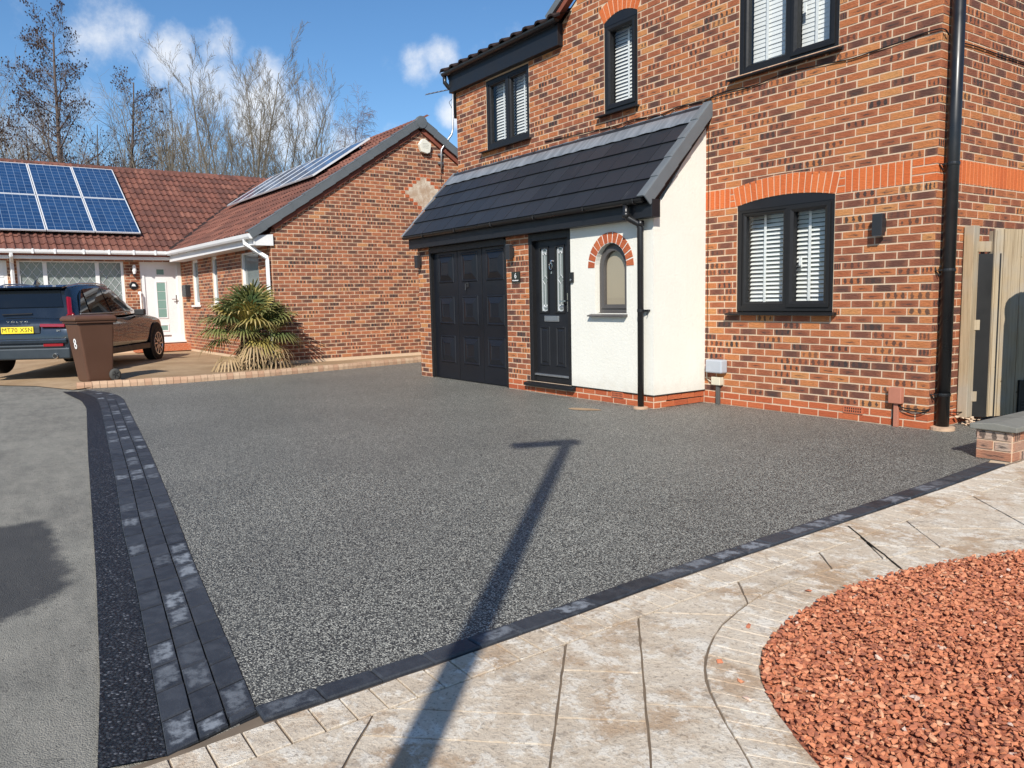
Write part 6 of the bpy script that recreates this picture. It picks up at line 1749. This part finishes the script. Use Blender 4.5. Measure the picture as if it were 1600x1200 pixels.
for i in range(3):
    mb = MB(); x = -.1 + i * .13; mb.prism([(x, -.276, .90), (x + .012, -.276, .90), (x + .012, -.302, .953), (x, -.302, .953)], (0, .012, 0)); mb.build('rib', 'bin_brown', bn, fix=True)
for s in (-1, 1):
    mb = MB(); mb.lathe([(.06, -.028), (.098, -.028), (.102, 0), (.098, .028), (.06, .028)], (0, 0, 0), 'Y', 24); w = mb.build('wheel', 'rubber_grey', bn, True); w.location = (-.245, s * .265, .103)
    mb = MB(); mb.lathe([(.062, -.02), (.062, .02)], (0, 0, 0), 'Y', 20)
    for k_ in range(5):
        a = 2 * PI * k_ / 5; mb.obox((math.cos(a) * .035, s * .024, math.sin(a) * .035), Vector((math.cos(a), 0, math.sin(a))) * .025, Vector((-math.sin(a), 0, math.cos(a))) * .008, (0, .006, 0))
    mb.build('hub', 'rubber', w)
mb = MB(); mb.tube([(-.245, -.29, .103), (-.245, .29, .103)], .012, 8); mb.build('axle', 'galv', bn)
nx = Vector((.85, 0, -.12)).normalized(); 
text_mesh('bin_number', '8', .24, 'print_white', bn, frame_matrix((0, 1, 0), (.135, 0, .99), (.99, 0, -.135), (.306, .02, .62)), .003)

# ------------------------------------------------------------------ fan palm
palm = thing('fan_palm', 'bushy fan palm with green and dried brown fronds at the corner of the bungalow', 'palm', (-11.08, -2.86, .11))
rp = random.Random(4)
mb = MB(); pts = [(math.sin(i * 1.3) * .012, math.cos(i * 1.7) * .012, i * .085) for i in range(9)]; mb.tube(pts, [.17, .165, .155, .15, .155, .15, .14, .12, .06], 12)
for i in range(160):
    a = rp.uniform(0, 2 * PI); z = rp.uniform(.02, .66); d = Vector((math.cos(a), math.sin(a), 0)); q = d * .14 + Vector((0, 0, z)); mb.obox(q + d * .03 + Vector((0, 0, .02)), d * .035 + Vector((0, 0, .035)), Vector((-d.y, d.x, 0)) * .02, d.cross(Vector((0, 0, 1))).cross(d) * .006)
mb.build('trunk', 'palm_trunk', palm, fix=True)
def frond(base, az, el, pet, rad, mat, nl=24, droop=.25, limp=0.0):
    d = Vector((math.cos(az) * math.cos(el), math.sin(az) * math.cos(el), math.sin(el))); side = Vector((-math.sin(az), math.cos(az), 0)); up = side.cross(d) * -1
    if up.z < 0: up = -up
    hub = Vector(base) + d * pet + Vector((0, 0, -limp * pet * .3))
    mb = MB(); mb.tube([base, Vector(base).lerp(hub, .5) + Vector((0, 0, .02)), hub], [.013, .010, .008], 4)
    sp = R(rp.uniform(95, 118))
    for i in range(nl):
        a = -sp + 2 * sp * i / (nl - 1); L_ = rad * (1 - .30 * (abs(a) / sp) ** 2) * rp.uniform(.88, 1.08)
        dd = (d * math.cos(a) + side * math.sin(a)).normalized(); w = rad * .032
        wd = dd.cross(up).normalized() * w; pl_ = 0.12 * rad * (1 if i % 2 else -1) * .25
        p0 = hub; p1 = hub + dd * L_ * .5 + up * (.06 * rad + pl_) + Vector((0, 0, -limp * .2 * L_)); p2 = hub + dd * L_ * .8 + Vector((0, 0, -droop * L_ * .35 - limp * .45 * L_)); p3 = hub + dd * L_ * (1 - limp * .2) + Vector((0, 0, -droop * L_ * rp.uniform(.6, 1.2) - limp * .8 * L_))
        mb.add([p0 - wd * .4, p0 + wd * .4, p1 + wd, p1 - wd, p2 + wd * .75, p2 - wd * .75, p3], [(0, 1, 2, 3), (3, 2, 4, 5), (5, 4, 6)], [[(0, .1), (1, .1), (1, .5), (0, .5)], [(0, .5), (1, .5), (1, .8), (0, .8)], [(0, .8), (1, .8), (.5, 1)]])
    mb.build('frond', mat, palm)
for i in range(44):
    u = i / 44; az = i * 2.39996 + rp.uniform(-.2, .2); el = R(84 - 96 * u + rp.uniform(-13, 13))
    b = Vector((math.cos(az) * .06, math.sin(az) * .06, .72 - .12 * u))
    frond(b, az, el, rp.uniform(.34, .52), rp.uniform(.46, .58), 'frond_green' if rp.random() > .12 else 'frond_yellow', 26, .18 + .3 * u)
for i in range(17):
    az = i * 2.39996 + 1.0 + rp.uniform(-.3, .3); el = R(rp.uniform(-72, -40) if i % 5 else rp.uniform(-25, 5)); b = Vector((math.cos(az) * .10, math.sin(az) * .10, rp.uniform(.48, .62)))
    frond(b, az, el, rp.uniform(.16, .3) if i % 5 else rp.uniform(.4, .58), rp.uniform(.34, .48), 'frond_dead' if rp.random() > .12 else 'frond_yellow', rp.randint(12, 19), .5, rp.uniform(.5, 1.15))
mb = MB()
for i in range(220):
    a = rp.uniform(0, 2 * PI); r_ = rp.uniform(.1, .42); p_ = Vector((math.cos(a) * r_, math.sin(a) * r_ * .9, .0)); az = rp.uniform(0, 6.3); d = Vector((math.cos(az), math.sin(az), rp.uniform(.3, 1.2))).normalized() * rp.uniform(.04, .10); s = Vector((-d.y, d.x, 0)).normalized() * .018
    mb.add([p_, p_ + d * .6 + s, p_ + d, p_ + d * .6 - s], [(0, 1, 2, 3)])
stuff(mb.build('weeds', 'weed', palm))

# ------------------------------------------------------------------ low wall, gate
gw = thing('garden_wall', 'low worn brick wall with a flat concrete coping at the right edge of the drive', 'wall', (.97, -.92, 0))
F1 = Face((0, 0, 0), (1, 0, 0), (0, -1, 0)); F2 = Face((.125, 0, 0), (0, 1, 0), (1, 0, 0)); F3 = Face((-.125, 0, 0), (0, -1, 0), (-1, 0, 0))
mb = MB(); mb.box(-.125, 0, -.03, .125, 1.15, .225); mb.build('wall_core', 'mortar', gw)
for r_ in range(3):
    za, zb = r_ * .075 + .004, r_ * .075 + .070
    qs = [(-.122, .122)] if r_ % 2 == 0 else [(-.122, -.006), (.006, .122)]
    single_bricks(gw, F1.p, [[(a, za), (b, za), (b, zb), (a, zb)] for a, b in qs], 'brick_worn')
    for fc, lo, hi in ((F2, 0, 1.15), (F3, -1.15, 0)):
        y_ = lo + (.0 if r_ % 2 else -.11)
        while y_ < hi:
            a, b = max(y_, lo) + .005, min(y_ + .225, hi) - .005
            if b - a > .03: single_bricks(gw, fc.p, [[(a, za), (b, za), (b, zb), (a, zb)]], 'brick_worn')
            y_ += .225
for i in range(2):
    a = -.035 + i * .62; mb = MB(); mb.prism([(-.165, a, .228), (.165, a, .228), (.165, a, .268), (0, a, .285), (-.165, a, .268)], (0, .612, 0)); mb.build('coping_stone', 'coping', gw, bevel=.006, fix=True)
gate = thing('timber_gate', 'weathered timber board gate swung back beside the house wall', 'gate', (.055, .56, 0))
mb = MB(); mb.box(-.04, -.05, .07, .05, .06, 1.87); mb.build('post', 'timber', gate, bevel=.006)
gd_ = Vector((.36, .933, 0)).normalized(); gn = Vector((gd_.y, -gd_.x, 0)); g0 = Vector((.135, .15, 0))
for i in range(16):
    a = g0 + gd_ * (i * .1005); mb = MB(); mb.obox(a + gd_ * .048 + gn * (.008 + .004 * (i % 2)) + Vector((0, 0, .955)), gd_ * .0475, gn * .009, Vector((0, 0, .88 + random.uniform(-.004, .004)))); mb.build('board', 'timber', gate, bevel=.002)
for z in (1.63, .90, .22):
    mb = MB(); a = g0 + gn * -.035; mb.hexa([a - gd_ * .17 + Vector((0, 0, z)), a + gd_ * 1.6 + Vector((0, 0, z)), a + gd_ * 1.6 - gn * .045 + Vector((0, 0, z)), a - gd_ * .17 - gn * .045 + Vector((0, 0, z)), a - gd_ * .17 + Vector((0, 0, z + .095)), a + gd_ * 1.6 + Vector((0, 0, z + .095)), a + gd_ * 1.6 - gn * .045 + Vector((0, 0, z + .095)), a - gd_ * .17 - gn * .045 + Vector((0, 0, z + .095))]); mb.build('rail', 'timber', gate, fix=True)
mb = MB(); a = g0 + gn * -.02 + gd_ * .03; mb.obox(a + Vector((0, 0, .95)), gd_ * .02, gn * .045, Vector((0, 0, .87))); mb.build('stile', 'timber', gate)
mb = MB(); mb.obox((.105, .13, .84), Vector((.075, .075, 0)), Vector((-.006, .006, 0)), (0, 0, .77)); mb.build('gap_shade', 'plate_black', gate)  # black sheet standing in for the shade in the gap beside the post
fl_ = thing('cat_flap', 'black framed panel at the foot of the timber gate', 'panel', Vector(gate.location) + g0 + gd_ * .33 + gn * .03 + Vector((0, 0, .07)))
mb = MB(); mb.obox(gd_ * .16 + Vector((0, 0, .17)), gd_ * .16, gn * .008, (0, 0, .17)); mb.build('panel', 'plate_black', fl_)
mb = MB()
for c_, a_, b_ in ((gd_ * .16 + Vector((0, 0, .335)), gd_ * .16, Vector((0, 0, .006))), (gd_ * .006 + Vector((0, 0, .17)), gd_ * .006, Vector((0, 0, .17)))): mb.obox(c_ + gn * .010, a_, gn * .004, b_)
for i in range(4): mb.obox(gd_ * .16 + Vector((0, 0, .05 + i * .03)) + gn * .010, gd_ * .13, gn * .003, (0, 0, .004))
mb.build('edging', 'lamp_black', fl_)
rub = MB(); rp = random.Random(8)
for i in range(26):
    vs, fs_ = SHAPES[rp.randrange(14)]; s = rp.uniform(.018, .035); q = Vector((rp.gauss(0, .05), rp.gauss(0, .06), abs(rp.gauss(.03, .03)))); rub.add([v * s + q for v in vs], fs_)
o = rub.build('mortar_rubble', 'mortar'); o.location = (.14, .52, .0); tag(o, 'small heap of pale mortar rubble at the foot of the gate post', 'rubble')

# made-up drum added unseen outside the right edge to shade the gate
caster = thing('shadow_caster', 'made-up tall dark drum out of view, added to cast a shadow on the gate', 'shadow caster', (.985, .50, 0))
mb = MB(); mb.lathe([(.24, 0), (.25, .1), (.27, .8), (.27, 1.5), (.25, 1.62)], (0, 0, 0), 'Z', 24); mb.build('shadow_caster_drum', 'plate_black', caster, True)
mb = MB(); mb.lathe([(.27, 1.62), (.27, 1.66), (.22, 1.72), (.05, 1.76)], (0, 0, 0), 'Z', 24); mb.build('lid', 'plate_black', caster, True)  # top of the added shadow caster
# street lamp behind the photographer: its shadow lies across the drive
lp_ = thing('street_lamp', 'grey steel street lamp whose shadow lies across the driveway', 'street lamp', (4.0, -8.41, 0))
mb = MB(); mb.lathe([(.085, 0), (.085, 1.1), (.062, 1.15), (.056, 5.95)], (0, 0, 0), 'Z', 18); mb.build('column', 'galv', lp_, True)
ad = Vector((-.36, -.933, 0)).normalized(); sd = Vector((-ad.y, ad.x, 0))
mb = MB(); mb.obox(ad * .20 + Vector((0, 0, 5.99)), ad * .31, sd * .10, (0, 0, .045)); mb.build('lamp_head', 'galv', lp_, bevel=.03, seg=3)

# ------------------------------------------------------------------ trees
def at(px, dist):
    d = ray(px, 480); h = Vector((d.x, d.y, 0)).normalized(); return CAM_POS * 1 + h * dist
def tree(name, label, px, top, dist, style, seed, group='bare trees behind the bungalow', mat='bark', dens=1.0, spread=25):
    rg_ = random.Random(seed); b = at(px, dist); b.z = 0
    dep = (b - CAM_POS).dot(CAM_F); hor = 600 + FPX * ((Vector((b.x, b.y, CAM_POS.z)) - CAM_POS).dot(CAM_D)) / dep
    H = 1.29 + (hor - top) / FPX * dep
    H *= {'leader': .93, 'fan': .85, 'stems': .86, 'birch': .80}.get(style, 1.0)
    t = thing(name, label, 'tree', b, 0, group)
    trunk = MB(); crown = MB(); cones = MB()
    def rv(): return Vector((rg_.gauss(0, 1), rg_.gauss(0, 1), rg_.gauss(0, 1)))
    def branch(p, d, L, r0, lev, mb, up, wig, nseg):
        pts = [p.copy()]; ds = []; q = p.copy(); d = d.normalized()
        for i in range(nseg):
            d = (d + rv() * wig + Vector((0, 0, up))).normalized(); q = q + d * (L / nseg); pts.append(q.copy()); ds.append(d.copy())
        rad = [max(r0 * (1 - .82 * i / nseg), .004) for i in range(nseg + 1)]
        mb.tube(pts, rad, 7 if r0 > .06 else (4 if r0 > .02 else 3), False)
        return pts, ds, rad
    def side(d, ang):
        a = rv(); a = (a - d * a.dot(d)); a = a.normalized() if a.length > 1e-4 else d.orthogonal().normalized()
        return (d * math.cos(ang) + a * math.sin(ang)).normalized()
    def rec(pts, ds, rad, L, lev, maxlev, spec):
        n, f0, kl, ang, up, wig = spec[lev]
        n = max(2, int(n * dens))
        for i in range(n):
            f = f0 + (1 - f0) * (i + rg_.random()) / n; k_ = min(int(f * (len(pts) - 1)), len(pts) - 2); q = pts[k_].lerp(pts[k_ + 1], f * (len(pts) - 1) - k_)
            l2 = L * kl * (1.12 - .75 * f if lev == 0 and style == 'leader' else 1.05 - .45 * f) * rg_.uniform(.7, 1.2)
            r2 = max(rad[k_] * .46 * rg_.uniform(.7, 1.0), .0058)
            dd = side(ds[k_], R(ang) * rg_.uniform(.75, 1.25))
            sg = 6 if lev == 0 else (4 if lev == 1 else 3)
            p2, d2, rd = branch(q, dd, l2, r2, lev + 1, crown, up, wig, sg)
            if style == 'leader' and lev >= 1 and rg_.random() < .22:
                e = p2[-1]; s = rg_.uniform(.02, .042)
                for _ in range(2):
                    o_ = e + rv() * .07; cones.add([o_ + Vector((s, 0, 0)), o_ + Vector((-s * .5, s * .8, 0)), o_ + Vector((-s * .5, -s * .8, 0)), o_ + Vector((0, 0, -s * 1.6)), o_ + Vector((0, 0, s))], [(0, 1, 4), (1, 2, 4), (2, 0, 4), (1, 0, 3), (2, 1, 3), (0, 2, 3)])
            if lev + 1 < maxlev: rec(p2, d2, rd, l2, lev + 1, maxlev, spec)
    if style == 'leader':
        pts, ds, rad = branch(Vector((0, 0, 0)), Vector((0, 0, 1)), H, H * .0135, 0, trunk, .12, .02, 14)
        rec(pts, ds, rad, H, 0, 3, [(46, .14, .29, 66, .09, .10), (17, .12, .40, 48, .05, .14), (8, .15, .5, 42, .02, .18)])
    elif style == 'stems':
        ns = rg_.randint(5, 7)
        for i in range(ns):
            a = 2 * PI * i / ns + rg_.uniform(-.3, .3); tl_ = R(rg_.uniform(4, 17)); d = Vector((math.cos(a) * math.sin(tl_), math.sin(a) * math.sin(tl_), math.cos(tl_))); L = H * rg_.uniform(.78, 1.0)
            pts, ds, rad = branch(Vector((math.cos(a) * .25, math.sin(a) * .25, 0)), d, L, H * rg_.uniform(.009, .012), 0, trunk, .05, .035, 11)
            rec(pts, ds, rad, L, 0, 3, [(20, .18, .36, 28, .16, .08), (10, .15, .42, 27, .13, .11), (6, .2, .5, 28, .07, .14)])
    elif style == 'fan':
        ns = 13
        for i in range(ns):
            a = i * 2.39996 + rg_.uniform(-.3, .3); td = spread * math.sqrt((i + .3) / ns); tl_ = R(td); d = Vector((math.cos(a) * math.sin(tl_), math.sin(a) * math.sin(tl_), math.cos(tl_))); L = H * (1.0 - .30 * (td / spread) ** 2) * rg_.uniform(.92, 1.02)
            pts, ds, rad = branch(Vector((math.cos(a) * .3, math.sin(a) * .3, 0)), d, L, H * rg_.uniform(.0055, .0078), 0, trunk, .03, .045, 11)
            rec(pts, ds, rad, L, 0, 3, [(19, .18, .30, 31, .14, .09), (11, .12, .42, 29, .11, .12), (6, .2, .5, 29, .06, .16)])
    elif style == 'birch':
        pts, ds, rad = branch(Vector((0, 0, 0)), Vector((0, 0, 1)), H, H * .011, 0, trunk, .1, .025, 12)
        rec(pts, ds, rad, H, 0, 3, [(26, .25, .28, 34, .10, .10), (13, .15, .50, 40, -.14, .14), (8, .15, .6, 35, -.26, .16)])
    else:  # scrub: many stems from the ground
        for i in range(14):
            a = rg_.uniform(0, 2 * PI); tl_ = R(rg_.uniform(5, 40)); d = Vector((math.cos(a) * math.sin(tl_), math.sin(a) * math.sin(tl_), math.cos(tl_))); L = H * rg_.uniform(.6, 1.05)
            pts, ds, rad = branch(Vector((rg_.gauss(0, .5), rg_.gauss(0, .5), 0)), d, L, H * .009, 0, trunk, .05, .06, 7)
            rec(pts, ds, rad, L, 0, 2, [(15, .12, .42, 36, .06, .14), (12, .1, .5, 38, .03, .18)])
    trunk.build('trunk', mat, t); crown.build('crown', mat, t)
    if cones.f: stuff(cones.build('catkins', 'catkin', t))
tree('alder_tree', 'tall bare conical tree dotted with small dark cones behind the solar panels', 112, 30, 37, 'leader', 5, mat='bark_dark')
tree('young_tree', 'slim bare tree just right of the tall conical one', 208, 112, 40, 'leader', 12, mat='bark_dark', dens=.8)
tree('multi_stemmed_tree', 'tall grey many-stemmed bare tree, the highest and broadest behind the bungalow', 402, 38, 35, 'fan', 3)
tree('multi_stemmed_tree', 'bare many-stemmed tree directly left of the broadest one', 270, 88, 39, 'fan', 8, dens=.6, spread=13)
tree('multi_stemmed_tree', 'bare many-stemmed tree directly right of the broadest one', 492, 130, 39, 'stems', 14, dens=.6)
tree('birch_tree', 'fine-twigged bare birch rising above the ridge of the gabled wing', 580, 133, 44, 'birch', 17, mat='bark_birch')
tree('roadside_tree', 'low bare tree cut by the left edge of the picture', 2, 178, 42, 'leader', 31, mat='bark_dark', dens=.8)
for i, (px, tp, sd_) in enumerate([(-40, 195, 1), (35, 205, 2), (75, 200, 3), (150, 205, 4), (205, 190, 5), (240, 205, 6), (300, 215, 7), (345, 220, 8), (430, 215, 9), (540, 228, 10)]):
    tree('bare_shrub', 'tangled leafless shrub in the thicket behind the ridge', px, tp, 46 + (i % 3) * 2, 'scrub', 50 + sd_, 'thicket behind the bungalow', 'scrub', .9)
